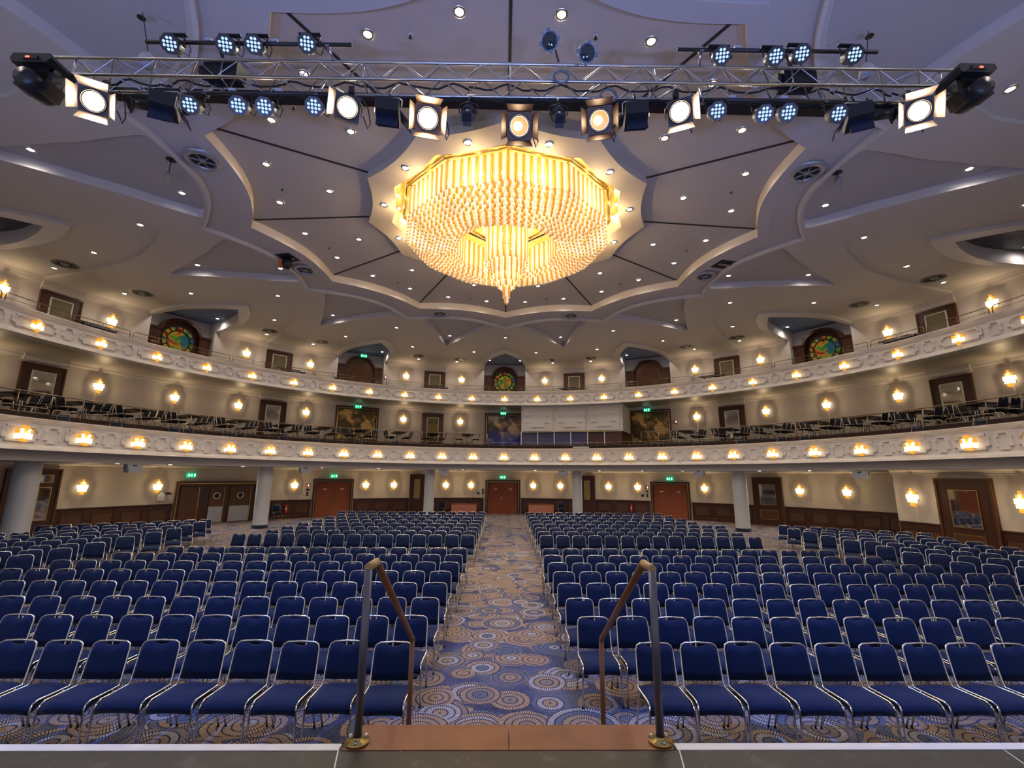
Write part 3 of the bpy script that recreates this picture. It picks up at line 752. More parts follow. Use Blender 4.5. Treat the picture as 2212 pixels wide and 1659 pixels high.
# signs, switches
def plate(r, t, z, w, h, m, lab, cat, mark=None, nm='sign'):
    o = placed(nm, lab, cat, r, t, z); mb = MB(); mb.box((0, .012, 0), (w, .024, h), m); mb.obj('panel', o)
    if mark:
        mb = MB(); mb.box((-w*.22, .027, .0), (w*.2, .006, h*.55), 'exit_white' if m == 'red' else mark); mb.box((w*.22, .027, -.02*h), (w*.22, .006, h*.6), 'white_paint'); mb.obj('symbol', o)
plate(20.3, -25.2, 9.65, .22, .24, 'red', 'red fire equipment sign beside the arched wooden door on the upper balcony', 'sign', 'white_paint')
plate(20.45, 34.8, 6.46, .24, .24, 'red', 'red fire equipment sign right of the right gold clouded door', 'sign', 'white_paint')
plate(21.02, -37.4, 2.03, .22, .22, 'red', 'red fire equipment sign left of the left burl door', 'sign', 'white_paint')
plate(21.02, 28.5, 2.03, .22, .22, 'red', 'red fire equipment sign left of the right burl door', 'sign', 'white_paint')
for t, z, w, h, lab in ((-37.4, 1.76, .2, .12, 'black control plate under the red sign by the left burl door'), (-37.4, 1.5, .1, .26, 'tall black switch panel by the left burl door'),
                        (-4.2, 1.72, .16, .1, 'black control plate left of the middle door'), (-4.2, 1.5, .1, .26, 'tall black switch panel left of the middle door'), (-5.1, 1.47, .15, .15, 'small square dark socket left of the middle door'),
                        (28.5, 1.76, .18, .12, 'black control plate under the red sign by the right burl door'), (28.5, 1.5, .1, .26, 'tall black switch panel by the right burl door'), (27.6, 1.47, .15, .15, 'small square dark socket left of the right burl door'),
                        (-57.9, 1.68, .24, .1, 'small dark name plate left of the wide doorway'), (-34.6, 9.2, .2, .12, 'small dark plate left of the arched wooden door on the upper balcony')):
    plate(21.02 if z < 5 else 20.3, t, z, w, h, 'black', lab, 'wall plate', nm='wall_plate')
plate(21.02, -56.6, 2.6, .3, .3, 'wall_cream', 'pale square cover plate left of the exit sign over the wide doorway', 'cover plate', nm='cover_plate')
o = placed('dispenser', 'pale wall dispenser left of the wide dark doorway', 'dispenser', 21.02, -58.9, 1.5); mb = MB(); mb.box((0, .1, 0), (.3, .18, .34), 'white_paint'); mb.obj('body', o); mb = MB(); mb.box((0, .08, .24), (.16, .12, .12), 'fascia_grey'); mb.obj('nozzle', o)
def extinguisher(t, lab):
    o = placed('fire_extinguisher', lab, 'fire extinguisher', 20.85, t, .35)
    mb = MB(); mb.lathe([(0, 0), (.075, 0), (.08, .03), (.08, .42), (.05, .5), (.025, .52)], 'red', 14); mb.obj('cylinder', o)
    mb = MB(); mb.cyl((0, 0, .52), (0, 0, .58), .025, 'black', 8); mb.box((.03, 0, .6), (.14, .03, .03), 'black'); mb.obj('valve', o)
    mb = MB(); mb.tube([(.05, .02, .56), (.12, .03, .45), (.1, .03, .2)], .012, 'rubber', 5); mb.obj('hose', o)
    mb = MB(); mb.box((0, .078, .25), (.09, .01, .14), 'white_paint'); mb.obj('label_plate', o)
extinguisher(-40.8, 'red fire extinguisher on the wainscot left of the left burl door'); extinguisher(25.5, 'red fire extinguisher on the wainscot left of the right burl door')
for x, lab in ((-2.82, 'low reddish wooden counter left of the middle door'), (2.74, 'low reddish wooden counter right of the middle door')):
    o = thing('counter', lab, 'counter', (x, 34.35, 0)); mb = MB(); mb.box((0, 0, .36), (1.8, .5, .72), 'desk_wood'); mb.obj('body', o); mb = MB(); mb.box((0, 0, .74), (1.86, .56, .04), 'tread_wood'); mb.obj('top', o)

# arched pieces at the upper alcoves
def arched(t, kind, lab):
    o = placed('arched_window' if kind == 'glass' else 'arched_door', lab, 'window' if kind == 'glass' else 'door', 20.88, t, 7.8)
    zc = 2.45; W = 1.5
    mb = MB()
    for s in (-1, 1):
        mb.box((s*1.22, .2, zc/2), (.52, .4, zc), 'dark_wood'); mb.box((s*1.22, .41, zc*.45), (.34, .03, zc*.6), 'door_wood')
    mb.obj('pilaster', o)
    mb = MB()
    for s in (-1, 1): mb.box((s*1.24, .23, zc+.05), (.62, .5, .09), 'dark_wood'); mb.box((s*1.24, .22, zc-.02), (.58, .46, .05), 'dark_wood')
    mb.obj('cap', o)
    mb = MB(); n = 20
    def arch(rx, rz): return [(rx*math.cos(PI*i/n), zc+rz*math.sin(PI*i/n)) for i in range(n+1)]
    A, B = arch(1.05, .80), arch(.90, .66)
    for i in range(n):
        q = [A[i], A[i+1], B[i+1], B[i]]; mb.prism(q, .02, .44, 'dark_wood')
    mb.obj('arch', o)
    mb = MB(); P = [(.98, 0)]+arch(.93, .7)+[(-.98, 0)]
    mb.prism(P, .0, .14 if kind == 'glass' else .22, 'dark_wood' if kind == 'glass' else 'door_wood'); mb.obj('backing', o)
    if kind == 'glass':
        z0 = 2.05; y = .15; sg = 'stained_glass' if t == 0 else 'stained_glass_b'
        mb = MB(); mb.lathe([(0, .012), (.54, .012)], sg, 32, (0, y, z0), 'Y'); mb.obj('round_pane', o, label='multicoloured round stained glass')
        mb = MB(); n = 14
        for i in range(n):
            a0 = 2*PI*i/n+.06; a1 = 2*PI*(i+1)/n-.06
            q = [(r*math.cos(a), r*math.sin(a)+z0) for r, a in ((.6, a0), (.6, (a0+a1)/2), (.6, a1), (.78, a1), (.78, (a0+a1)/2), (.78, a0))]
            mb.prism(q, y, y+.012, 'stained_glass' if (i*5) % 3 else 'stained_glass_b')
        mb.obj('glass_border', o, label='ring of small coloured panes')
        mb = MB(); mb.lathe([(.53, .0), (.53, .03), (.6, .03), (.6, 0)], 'black', 32, (0, y, z0), 'Y'); mb.lathe([(.78, .0), (.78, .03), (.82, .03), (.82, 0)], 'dark_wood', 32, (0, y, z0), 'Y'); mb.obj('lead_ring', o)
    else:
        mb = MB(); mb.prism([(.62, 0), (.62, 2.2), (-.62, 2.2), (-.62, 0)], .22, .25, 'dark_wood'); mb.prism([(.57, 0), (.57, 2.15), (-.57, 2.15), (-.57, 0)], .24, .27, 'door_wood'); mb.obj('door_leaf', o)
arched(0, 'glass', 'arched dark wood window with a round stained glass at the centre of the upper balcony')
arched(-60, 'glass', 'arched dark wood window with a round stained glass on the left of the upper balcony')
arched(60, 'glass', 'arched dark wood window with a round stained glass on the right of the upper balcony')
arched(-30, 'door', 'arched brown wooden door left of centre on the upper balcony'); arched(30, 'door', 'arched brown wooden door right of centre on the upper balcony')

# control booth on the lower balcony
b = thing('control_booth', 'white panelled control booth with dark glass hanging under the upper balcony', 'booth')
def polb(t): return Vector((*pol(17.75, t), 0))
pa, pb = polb(3.85), polb(25.9); nb = 3
mb = MB(); mg = MB(); mm = MB(); mp = MB(); md = MB()
def quadbox(mb, p, q, z0, z1, d, m, out=0.):
    p = Vector(p); q = Vector(q); u = (q-p).normalized(); n = Vector((u.y, -u.x, 0));
    if n.dot(Vector((0, CY, 0))-p) < 0: n = -n
    p = p+n*out; q = q+n*out
    vs = [(*(a+n*k).xy, z) for a in (p, q) for k in (0, -d) for z in (z0, z1)]
    mb.add(vs, [(0, 1, 3, 2), (4, 6, 7, 5), (0, 4, 5, 1), (2, 3, 7, 6), (0, 2, 6, 4), (1, 5, 7, 3)], m)
ts = [3.85, 11.2, 18.55, 25.9]
for i in range(3):
    p, q = polb(ts[i]), polb(ts[i+1]); quadbox(mb, p, q, 5.72, 7.55, .12, 'parapet_white')
    u = (q-p); L_ = u.length; u.normalize()
    def sub(a, c, z0, z1, o): quadbox(mm, p+u*a*L_, p+u*c*L_, z0, z1, .03, 'parapet_white', o)
    sub(.06, .95, 5.80, 7.42, .06)
    for a, c, z in ((.28, .70, 7.18), (.28, .70, 6.05), (.13, .28, 6.85), (.70, .85, 6.85), (.13, .28, 6.38), (.70, .85, 6.38)): sub(a, c, z, z+.045, .11)
    quadbox(mg, p, q, 4.45, 5.70, .04, 'booth_glass' if i < 2 else 'door_wood', -.08)
    for a in (0, .5): 
        r0 = p+u*a*L_; mp.box((r0.x, r0.y, 5.1), (.07, .07, 1.26), 'chrome')
q0 = Vector((*pol(20.4, 25.9), 0)); q1 = Vector((*pol(20.4, 3.85), 0))
quadbox(mb, polb(25.9), q0, 5.72, 7.55, .1, 'parapet_white'); quadbox(mg, polb(25.9), q0, 4.45, 5.7, .05, 'dark_wood')
quadbox(mb, polb(3.85), q1, 5.72, 7.55, .1, 'parapet_white'); quadbox(mg, polb(3.85), q1, 4.45, 5.7, .05, 'dark_wood')
quadbox(md, polb(3.85), polb(25.9), 5.70, 5.735, .2, 'brass', .02)
mb.obj('upper_body', b); mm.obj('raised_panel', b); mg.obj('glass_band', b, label='dark violet glass band'); mp.obj('mullion', b); md.obj('edge', b)
# ------------------------------------------------------------------ ceiling fittings
DL_P = 50.
def dl_proto():
    t = thing('ceiling_downlight', '', 'light')
    mb = MB(); mb.lathe([(.075, -.004), (.08, -.022), (.118, -.024), (.13, .0)], 'chrome', 18); mb.obj('trim_ring', t, label='bright metal trim ring')
    mb = MB(); mb.lathe([(0, -.008), (.077, -.008)], 'down_lens', 16); mb.obj('lens', t, label='glowing white lens')
    return t
DP = dl_proto(); first = [True]
def downlight(r, th, z, lab, grp, p=1., emit=True):
    x, y = pol(r, th)
    if first[0]: o = DP; o.location = (x, y, z); o['label'] = lab; o['group'] = grp; first[0] = False
    else: o = dup(DP, (x, y, z), 0, lab, grp)
    if emit: lamp('SPOT', (x, y, z-.04), DL_P*p, (1, .88, .74), size=.06, angle=150, blend=.9, name='downlight_light')
for k in range(-6, 6):
    c = 30*k+15
    zs = lambda r: ZST0+(ZST1-ZST0)*(8.575-r)/4.075
    for dr, dt, w in ((7.28, -7.5, 'outer anticlockwise'), (7.28, 7.5, 'outer clockwise'), (5.66, 0, 'inner')):
        if dr == 5.66 and abs(c) > 150: continue
        downlight(dr, c+dt, zs(dr)-.002, f'small downlight in star ceiling, {w} one, {secname(c)}', 'downlights in the star ceiling')
    if abs(c) >= 70 or 1: downlight(4.03, c, ZPL-.002, f'downlight in cream plate by chandelier, {secname(c)}', 'downlights round the chandelier', .5)
    if abs(c) <= 135: downlight(13.0, c, ZTRI-.002, f'downlight in recessed curved triangle, {secname(c)}', 'downlights in the triangles')
    if abs(c) in (75, 105): downlight(9.97, c+(6 if c < 0 else -6)*(1 if abs(c) == 75 else 1), ZTRI-.002, f'downlight near ring in curved triangle, {secname(c)}', 'downlights in the triangles', .6)
for k in range(-4, 5):
    c = 30*k; nm = secname(c) if k else 'the centre arch'
    downlight(12.25, c, ZFIELD-.002, f'downlight at tip of pointed arch, {nm}', 'downlights in the arches')
    for s in (-1, 1):
        sd = 'left' if s < 0 else 'right'
        downlight(15.7, c+s*7.6, ZFIELD-.002, f'{sd} downlight halfway down pointed arch, {nm}', 'downlights in the arches', .8)
        if abs(k) < 4: downlight(18.7, c+s*10.8, ZFIELD-.002, f'{sd} downlight near wall in pointed arch, {nm}', 'downlights in the arches', .5)
        if abs(k) < 4: downlight(19.4, c+s*3.4, ZALC-.002, f'{sd} small downlight in blue alcove ceiling, {nm}', 'alcove downlights', .35)
# diffusers in the ring
def fan_proto():
    t = thing('ring_diffuser', '', 'air diffuser')
    mb = MB(); mb.lathe([(.30, .0), (.31, -.05), (.36, -.07), (.43, -.045), (.46, 0)], 'metal_plate', 28); mb.obj('rim', t)
    mb = MB(); mb.lathe([(0, -.004), (.31, -.004)], 'hatch_dark', 24); mb.obj('duct', t, label='dark opening')
    mb = MB(); mb.lathe([(0, -.05), (.07, -.05), (.08, -.03), (.08, -.005)], 'vent_plate', 16)
    for i in range(6):
        a = PI/3*i+.4; mb.box((.19*math.cos(a), .19*math.sin(a), -.03), (.24, .02, .04), 'vent_plate', Matrix.Rotation(a, 3, 'Z'))
    mb.obj('spider', t); return t
FP = None
for t in (-22.5, 22.5, -68.6, 68.6, -112.8, 112.8):
    lab = f'large round fan-shaped air diffuser in the ceiling ring, {"left" if t < 0 else "right"}, ' + {22.5: 'farthest pair', 68.6: 'middle pair', 112.8: 'nearest pair, beside the stage lights'}[abs(t)]
    if FP is None: FP = fan_proto(); FP.location = (*pol(8.72, t), ZRING-.04); FP['label'] = lab; FP['group'] = 'diffusers in the ceiling ring'
    else: dup(FP, (*pol(8.72, t), ZRING-.04), R(t), lab, 'diffusers in the ceiling ring')
def vent_proto():
    t = thing('swirl_vent', '', 'air vent')
    mb = MB(); mb.lathe([(0, -.012), (.44, -.012), (.46, 0)], 'vent_plate', 28); mb.obj('face_plate', t)
    mb = MB()
    for i in range(24):
        a = 2*PI*i/24; mb.box((.27*math.cos(a), .27*math.sin(a), -.016), (.26, .022, .006), 'black', Matrix.Rotation(a+.3, 3, 'Z'))
    mb.obj('slots', t, label='black radial slots'); return t
VP = None
for k in range(-3, 4):
    for s in (-1, 1):
        th = 30*k+s*10.1; lab = f'{"left" if s < 0 else "right"} swirl air vent near wall, {secname(30*k) if k else "the centre arch"}'
        if abs(th) > 100: continue
        if VP is None: VP = vent_proto(); VP.location = (*pol(17.9, th), ZFIELD); VP['label'] = lab; VP['group'] = 'swirl vents'
        else: dup(VP, (*pol(17.9, th), ZFIELD), R(th), lab, 'swirl vents')
        mb = MB(); mb.lathe([(0, -.03), (.10, -.03), (.14, -.012), (.15, 0)], 'ceiling_plaster', 18); o = mb.obj('smoke_detector'); o.location = (*pol(16.6, 30*k+s*8.9), ZFIELD); o['label'] = 'small flat round detector, '+lab.replace('swirl air vent near wall', 'one'); o['category'] = 'detector'; o['group'] = 'ceiling detectors'
# sprinklers on the star panels
for k in range(-6, 6):
    c = 30*k+15; r = 7.0
    mb = MB(); mb.cyl((0, 0, 0), (0, 0, -.06), .022, 'sprinkler', 8); mb.lathe([(0, -.001), (.05, -.001), (.05, 0)], 'white_paint', 12); mb.cyl((0, 0, -.06), (0, 0, -.07), .035, 'sprinkler', 8)
    o = mb.obj('sprinkler'); o.location = (*pol(r, c+1.2), ZST0+.07); o['label'] = f'small dark sprinkler head, star ceiling, {secname(c)}'; o['category'] = 'sprinkler'; o['group'] = 'sprinklers in the star ceiling'
    if abs(c) > 60 and abs(c) < 160:
        mb = MB(); mb.lathe([(0, -.004), (.06, -.008), (.09, -.008), (.1, -.002), (.13, -.012), (.16, -.01), (.17, 0)], 'ring_plaster', 20); o = mb.obj('round_vent'); o.location = (*pol(5.15, c), ZST1-.02); o['label'] = f'small round vent disc beside cream plate, {secname(c)}'; o['category'] = 'air vent'; o['group'] = 'vent discs'
# hatches with hoists
for t, nm in ((-75.2, 'left'), (75.5, 'right')):
    o = thing('ceiling_hatch', f'open dark rectangular hatch in the ceiling ring, {nm}', 'hatch', (*pol(8.72, t), ZRING-.005), -R(t)); mb = MB(); mb.box((0, 0, 0), (.66, .72, .01), 'hatch_dark'); mb.obj('opening', o)
    mb = MB(); mb.box((.05, 0, -.03), (.12, .6, .04), 'steel'); mb.obj('beam', o)
o = thing('chain_hoist', 'chain hoist with an orange hook block and black bag under the left ceiling hatch', 'hoist', (*pol(8.75, -75.6), ZRING-.02))
mb = MB(); mb.box((-.12, 0, -.22), (.16, .12, .24), 'orange_plastic'); mb.obj('hook_block', o); mb = MB(); mb.lathe([(.02, .0), (.16, -.05), (.19, -.3), (.1, -.45), (0, -.46)], 'black', 12, (.12, 0, 0)); mb.obj('chain_bag', o); mb = MB(); mb.tube([(-.12, 0, -.34), (-.12, 0, -.44), (-.08, 0, -.48), (-.06, 0, -.42)], .015, 'steel', 6); mb.obj('hook', o)
for (r, t, L_, nm) in ((9.62, -108.6, .38, 'left'), (9.62, 108.7, .12, 'right')):
    o = thing('hanging_hook', f'small grey hook weight hanging on a cable from the ceiling, {nm} side', 'hook', (*pol(r, t), ZTRI)); mb = MB(); mb.lathe([(0, -.004), (.13, -.004), (.13, 0)], 'black', 16); mb.obj('ceiling_hole', o); mb = MB(); mb.cyl((0, 0, 0), (0, 0, -L_), .012, 'black', 6); mb.obj('cable', o)
    mb = MB(); mb.lathe([(0, -L_), (.06, -L_-.02), (.09, -L_-.1), (.09, -L_-.2), (.05, -L_-.26), (.05, -L_-.32), (0, -L_-.33)], 'vent_plate', 12); mb.obj('weight', o)

# ------------------------------------------------------------------ chandelier
ch = thing('chandelier', 'huge tiered chandelier of amber and clear glass rods glowing gold', 'chandelier', (0, CY, 0))
def dodec(r, u):       # point on a 12-gon (vertices every 30 deg), u in 0..12
    i = math.floor(u); f = u-i; a, b_ = R(30*i), R(30*(i+1))
    return (r*(math.sin(a)*(1-f)+math.sin(b_)*f), r*(math.cos(a)*(1-f)+math.cos(b_)*f))
rods = []
prof = [(3.38, 11.28, 10.42), (3.30, 10.55, 10.30), (3.18, 10.45, 10.22), (3.06, 10.36, 10.14), (2.94, 10.30, 10.08), (2.82, 10.24, 10.03), (2.70, 10.19, 9.99), (2.58, 10.16, 9.96), (2.46, 10.14, 9.94), (2.34, 10.13, 9.93), (2.22, 10.14, 9.94), (2.10, 10.17, 9.96), (1.98, 10.20, 9.99), (1.86, 10.26, 10.04), (1.74, 11.05, 10.10)]
for j, (r, z1, z0) in enumerate(prof):
    n = max(4, int(2*r*math.sin(R(15))/.104))
    for i in range(12*n):
        u = (i+.5*(j % 2))/n; x, y = dodec(r, u % 12)
        rods.append((x, y, z0+random.uniform(-.012, .012), z1, 'rod_clear' if (i+j) % 2 else 'rod_amber', .041))
for j, (r, z1, z0) in enumerate(((.68, 11.2, 9.62), (.56, 9.9, 9.40), (.50, 9.7, 9.20), (.38, 9.5, 8.98), (.27, 9.2, 8.82), (.17, 9.0, 8.72), (.10, 8.95, 8.48), (.045, 8.9, 8.28))):
    n = max(3, int(2*PI*r/.10))
    for i in range(n):
        a = 2*PI*i/n; rods.append((r*math.sin(a), r*math.cos(a), z0, z1, 'rod_clear' if i % 2 else 'rod_amber', .036))
rods.append((0, 0, 8.24, 8.9, 'rod_amber', .03)); 
def add_rod(mb, q):
    x, y, z0, z1, m, w = q; n = 6; h = w*.75
    mb.cyl((x, y, z0+h), (x, y, z1), w, m, n, caps=False); mb.cyl((x, y, z0), (x, y, z0+h), w*.45, m, n, r2=w)
near = sorted([q for q in rods if q[3] > 11.1], key=lambda q: q[1])[:100]; ns = set(map(id, near))
for q in near:
    mb = MB(); add_rod(mb, q); mb.obj('glass_rod', ch)
mb = MB()
for q in rods:
    if id(q) not in ns: add_rod(mb, q)
o = mb.obj('glass_rods', ch); o['kind'] = 'stuff'; o['label'] = 'remaining amber and clear glass rods'
mb = MB()
for r in (3.5, 1.66):
    for i in range(12):
        a = dodec(r, i); c = dodec(r, i+.9999); mb.cyl((*a, 11.30), (*c, 11.30), .035, 'black' if r < 2 else 'brass', 6); mb.cyl((*a, 11.42), (*c, 11.42), .05, 'brass', 6)
for i in range(12):
    a = dodec(3.4, i); c = dodec(.7, i); mb.cyl((*a, 11.36), (*c, 11.36), .025, 'brass', 6)
    a = dodec(3.5, i); mb.cyl((*a, 11.3), (*a, 11.74), .02, 'brass', 6)
mb.obj('frame', ch, label='gold metal carrying frame')
mb = MB()
for r, z, n in ((3.1, 10.85, 36), (2.45, 10.5, 30), (2.0, 10.6, 24), (.5, 10.5, 8), (.4, 9.8, 6), (.3, 9.35, 5), (.15, 9.1, 3), (3.65, 11.55, 30)):
    for i in range(n):
        a = 2*PI*(i+.3)/n; mb.lathe([(0, -.05), (.035, -.03), (.045, 0), (.03, .03), (0, .05)], 'small_bulb', 8, (r*math.sin(a), r*math.cos(a), z))
mb.obj('bulb', ch, label='small glowing bulbs', kind='stuff')
for i in range(12):
    a = R(30*i+15); lamp('POINT', (3.08*math.sin(a), CY+3.08*math.cos(a), 10.85), 21, (1, .76, .46), size=.1, name='chandelier_light')
    if i % 2: lamp('POINT', (2.1*math.sin(a), CY+2.1*math.cos(a), 10.7), 16, (1, .76, .46), size=.1, name='chandelier_light')
    if i % 2 == 0: lamp('POINT', (3.7*math.sin(a), CY+3.7*math.cos(a), 11.5), 3, (1, .74, .36), size=.05, name='chandelier_light')
for i in range(12):
    a = R(30*i+15); q = (3.62*math.sin(a), 3.62*math.cos(a), 10.70)
    lamp('POINT', (q[0], CY+q[1], q[2]), 7, (1, .76, .45), size=.03, name='chandelier_light')
for z, p in ((10.6, 22), (9.9, 15), (9.3, 9)): lamp('POINT', (0, CY, z), p, (1, .72, .36), size=.12, name='chandelier_light')

# ------------------------------------------------------------------ lighting truss
TR = thing('lighting_truss', 'long silver box truss carrying stage lamps across the top of the view', 'truss')
TX0, TX1 = -6.6, 6.78
def tz(x): return 8.50+(x-TX0)/(TX1-TX0)*.15       # the truss hangs slightly out of level
for nm, y, dz in (('top', 5.6, 0), ('top', 5.89, 0), ('bottom', 5.6, -.28), ('bottom', 5.89, -.28)):
    a = -6.2 if nm == 'bottom' else TX0; c = 6.4 if nm == 'bottom' else TX1
    mb = MB(); mb.cyl((a, y, tz(a)+dz), (c, y, tz(c)+dz), .024, 'steel', 10); mb.obj('chord', TR)
mb = MB(); x = -6.2; s = .29; up = True
while x < 6.3:
    x2 = x+s
    for (y0, dz0, y1, dz1) in ((5.6, 0, 5.6, -.28), (5.89, 0, 5.89, -.28), (5.6, 0, 5.89, 0), (5.6, -.28, 5.89, -.28)):
        if not up: y0, dz0, y1, dz1 = y1, dz1, y0, dz0
        mb.cyl((x, y0, tz(x)+dz0), (x2, y1, tz(x2)+dz1), .010, 'steel', 6, caps=False)
    up = not up; x = x2
for x in (-6.15, -4.1, -2.1, 0, 2.1, 4.1, 6.3):
    for p, q in (((5.6, 0), (5.6, -.28)), ((5.89, 0), (5.89, -.28)), ((5.6, 0), (5.89, 0)), ((5.6, -.28), (5.89, -.28))):
        mb.cyl((x, p[0], tz(x)+p[1]), (x, q[0], tz(x)+q[1]), .012, 'steel', 6)
mb.obj('bracing', TR)
mb = MB()
for i in range(14):
    x = -6.0+i*.9; mb.tube([(x+.9*k/8, 5.86+.02*math.sin(k*2.1+i), tz(x)-.33-.035*math.sin(PI*k/8)-.01*(i % 3)) for k in range(9)], .02, 'rubber', 5)
    mb.tube([(x+.9*k/8, 5.75+.05*math.sin(k+i), tz(x)-.25+.02*math.sin(k*1.7+i*2)) for k in range(9)], .014, 'rubber', 5)
mb.box((.1, 5.98, tz(0)-.30), (12.2, .16, .10), 'black')
mb.obj('cable_loom', TR, label='black cable loom')
def coil(x, y, z, r, lab, m='hose_blue'):
    mb = MB(); n = 60; mb.tube([(x+(r+.02*math.sin(i*.9))*math.cos(i*.42), y-.01*math.sin(i*.3), z+(r+.015*math.cos(i*.7))*math.sin(i*.42)) for i in range(n)], .009, m, 5); o = mb.obj('cable_coil'); o['label'] = lab; o['category'] = 'cable'
coil(.72, 5.54, 8.32, .10, 'coiled blue-grey cable hanging on the truss near the middle'); coil(1.42, 5.66, 8.14, .11, 'coiled blue-grey cable low on the truss right of the middle')
for x, lab in ((-4.15, 'black chain hoist motor sitting in the truss on the left'), (4.25, 'black chain hoist motor sitting in the truss on the right')):
    o = thing('hoist_motor', lab, 'hoist', (x, 5.75, tz(x)-.08)); mb = MB(); mb.box((0, 0, 0), (.48, .24, .24), 'black_gloss'); mb.cyl((-.24, 0, 0), (-.32, 0, 0), .10, 'black', 12); mb.obj('housing', o); mb = MB(); mb.cyl((0, 0, .1), (-.12, -.02, .45), .03, 'black', 6); mb.cyl((-.1, -.02, .42), (.1, -.02, .42), .02, 'steel', 6); mb.obj('hook', o)
for s, x in ((-1, -5.3), (1, 5.36)):
    nm = 'left' if s < 0 else 'right'
    o = thing('truss_suspension', f'steel cable hanging from the ceiling to the {nm} end of the truss', 'cable', (x, 5.75, tz(x)))
    hx, hy = pol(9.87, s*137.7); mb = MB(); mb.cyl((0, 0, .25), (hx-x, hy-5.75, 10.9-tz(x)), .008, 'black', 5); mb.obj('cable', o)
    mb = MB(); mb.lathe([(0, .02), (.09, .04), (.11, .1), (.08, .2), (.03, .26), (0, .27)], 'fascia_grey', 14); mb.obj('ball_weight', o, label='grey round weight')
    mb = MB(); mb.lathe([(0, -.004), (.07, -.004)], 'black', 18, (hx-x, hy-5.75, ZBASE-tz(x))); mb.obj('ceiling_hole', o)
# light bars
def bar(x0, x1, y, z0, z1, lab):
    o = thing('lighting_bar', lab, 'lighting bar', ((x0+x1)/2, y, 0)); c = (x0+x1)/2; mb = MB(); mb.cyl((x0-c, 0, z0), (x1-c, 0, z1), .026, 'black_gloss', 8); mb.obj('pipe', o)
    mb = MB()
    for f in (.12, .88): xx = x0+(x1-x0)*f; zz = z0+(z1-z0)*f; mb.box((xx-c, .02, zz), (.05, .08, .07), 'steel'); mb.cyl((xx-c, .02, zz), (xx-c+.03, .15, tz(xx)-(.0 if z0 > 8.3 else .3)), .018, 'steel', 6)
    mb.obj('clamp', o)
    mb = MB()
    for f in (.3, .62): xx = x0+(x1-x0)*f; mb.box((xx-c, -.0, z0+(z1-z0)*f+.045), (.09, .05, .035), 'speaker_blue')
    mb.obj('connector', o)
bar(-5.06, -2.22, 5.42, 8.61, 8.64, 'black lighting bar with four lamps above the truss on the left'); bar(2.36, 5.25, 5.42, 8.70, 8.74, 'black lighting bar with four lamps above the truss on the right')
bar(-4.45, -2.45, 5.52, 7.90, 7.93, 'black lighting bar with four lamps under the truss on the left'); bar(2.45, 4.75, 5.52, 7.97, 8.0, 'black lighting bar with four lamps under the truss on the right')
def TM(pos, tilt, yaw): return Matrix.Translation(pos) @ Matrix.Rotation(yaw, 4, 'Z') @ Matrix.Rotation(tilt, 4, 'X')
def par_proto(y):
    t = thing('led_par_lamp', '', 'stage light'); 
    Mx = TM((0, 0, 0), R(38), y)
    mb = MB(); mb.M = Mx
    pr = [(.10+.008*(k % 2), 0) for k in range(1)]
    n = 16; ring = [(.125*(1.0 if k % 2 else .93)*math.cos(2*PI*k/n), .125*(1.0 if k % 2 else .93)*math.sin(2*PI*k/n)) for k in range(n)]
    mb.prism(ring, -.12, -.085, 'black_gloss'); mb.lathe([(.105, -.085), (.105, .06), (.07, .12), (0, .125)], 'black_gloss', 16, axis='Y'); mb.obj('housing', t)
    mb = MB(); mb.M = Mx
    for rr, z in ((2, .066), (4, .022), (4, -.022), (2, -.066)):
        for i in range(rr):
            mb.lathe([(0, -.126), (.017, -.124), (.0185, -.118)], 'led_lens', 10, ((i-(rr-1)/2)*.045, 0, z), 'Y')
    mb.obj('led_lens', t, label='twelve round pale blue lenses')
    mb = MB(); mb.tube([(-.13, 0, 0), (-.135, 0, .13), (-.10, 0, .165), (.10, 0, .165), (.135, 0, .13), (.13, 0, 0)], .010, 'black', 6); mb.box((0, 0, .17), (.3, .05, .02), 'black'); mb.cyl((.13, 0, 0), (.165, 0, 0), .025, 'black', 8); mb.obj('yoke', t)
    mb = MB(); mb.tube([(.05, .1, 0), (.12, .13, -.04), (.16, .1, .05), (.1, .08, .17), (.02, .05, .20)], .006, 'rubber', 5); mb.obj('cable', t)
    return t
PX = [(-4.62, 8.50), (-3.88, 8.51), (-3.50, 8.52), (-2.79, 8.56), (2.93, 8.53), (3.68, 8.54), (4.05, 8.59), (4.79, 8.60)]
PL = [(-4.31, 7.66), (-3.67, 7.67), (-3.32, 7.66), (-2.66, 7.68), (2.86, 7.75), (3.51, 7.72), (3.84, 7.75), (4.54, 7.75)]
PPL = par_proto(.18); PPR = par_proto(-.18); use = {-1: PPL, 1: PPR}; fresh = {-1: True, 1: True}
ONAMES = ['outermost', 'second from the outer end', 'third from the outer end', 'innermost']
for lst, y, w in ((PX, 5.36, 'upper bar'), (PL, 5.48, 'lower bar')):
    for i, (x, z) in enumerate(lst):
        s = -1 if x < 0 else 1; j = i if s < 0 else 7-i
        lab = f'black round LED stage lamp, {w}, {"left" if s < 0 else "right"} half, {ONAMES[j]}'; g = 'LED stage lamps'
        if fresh[s]: o = use[s]; o.location = (x, y, z); o['label'] = lab; o['group'] = g; fresh[s] = False
        else: dup(use[s], (x, y, z), 0, lab, g)
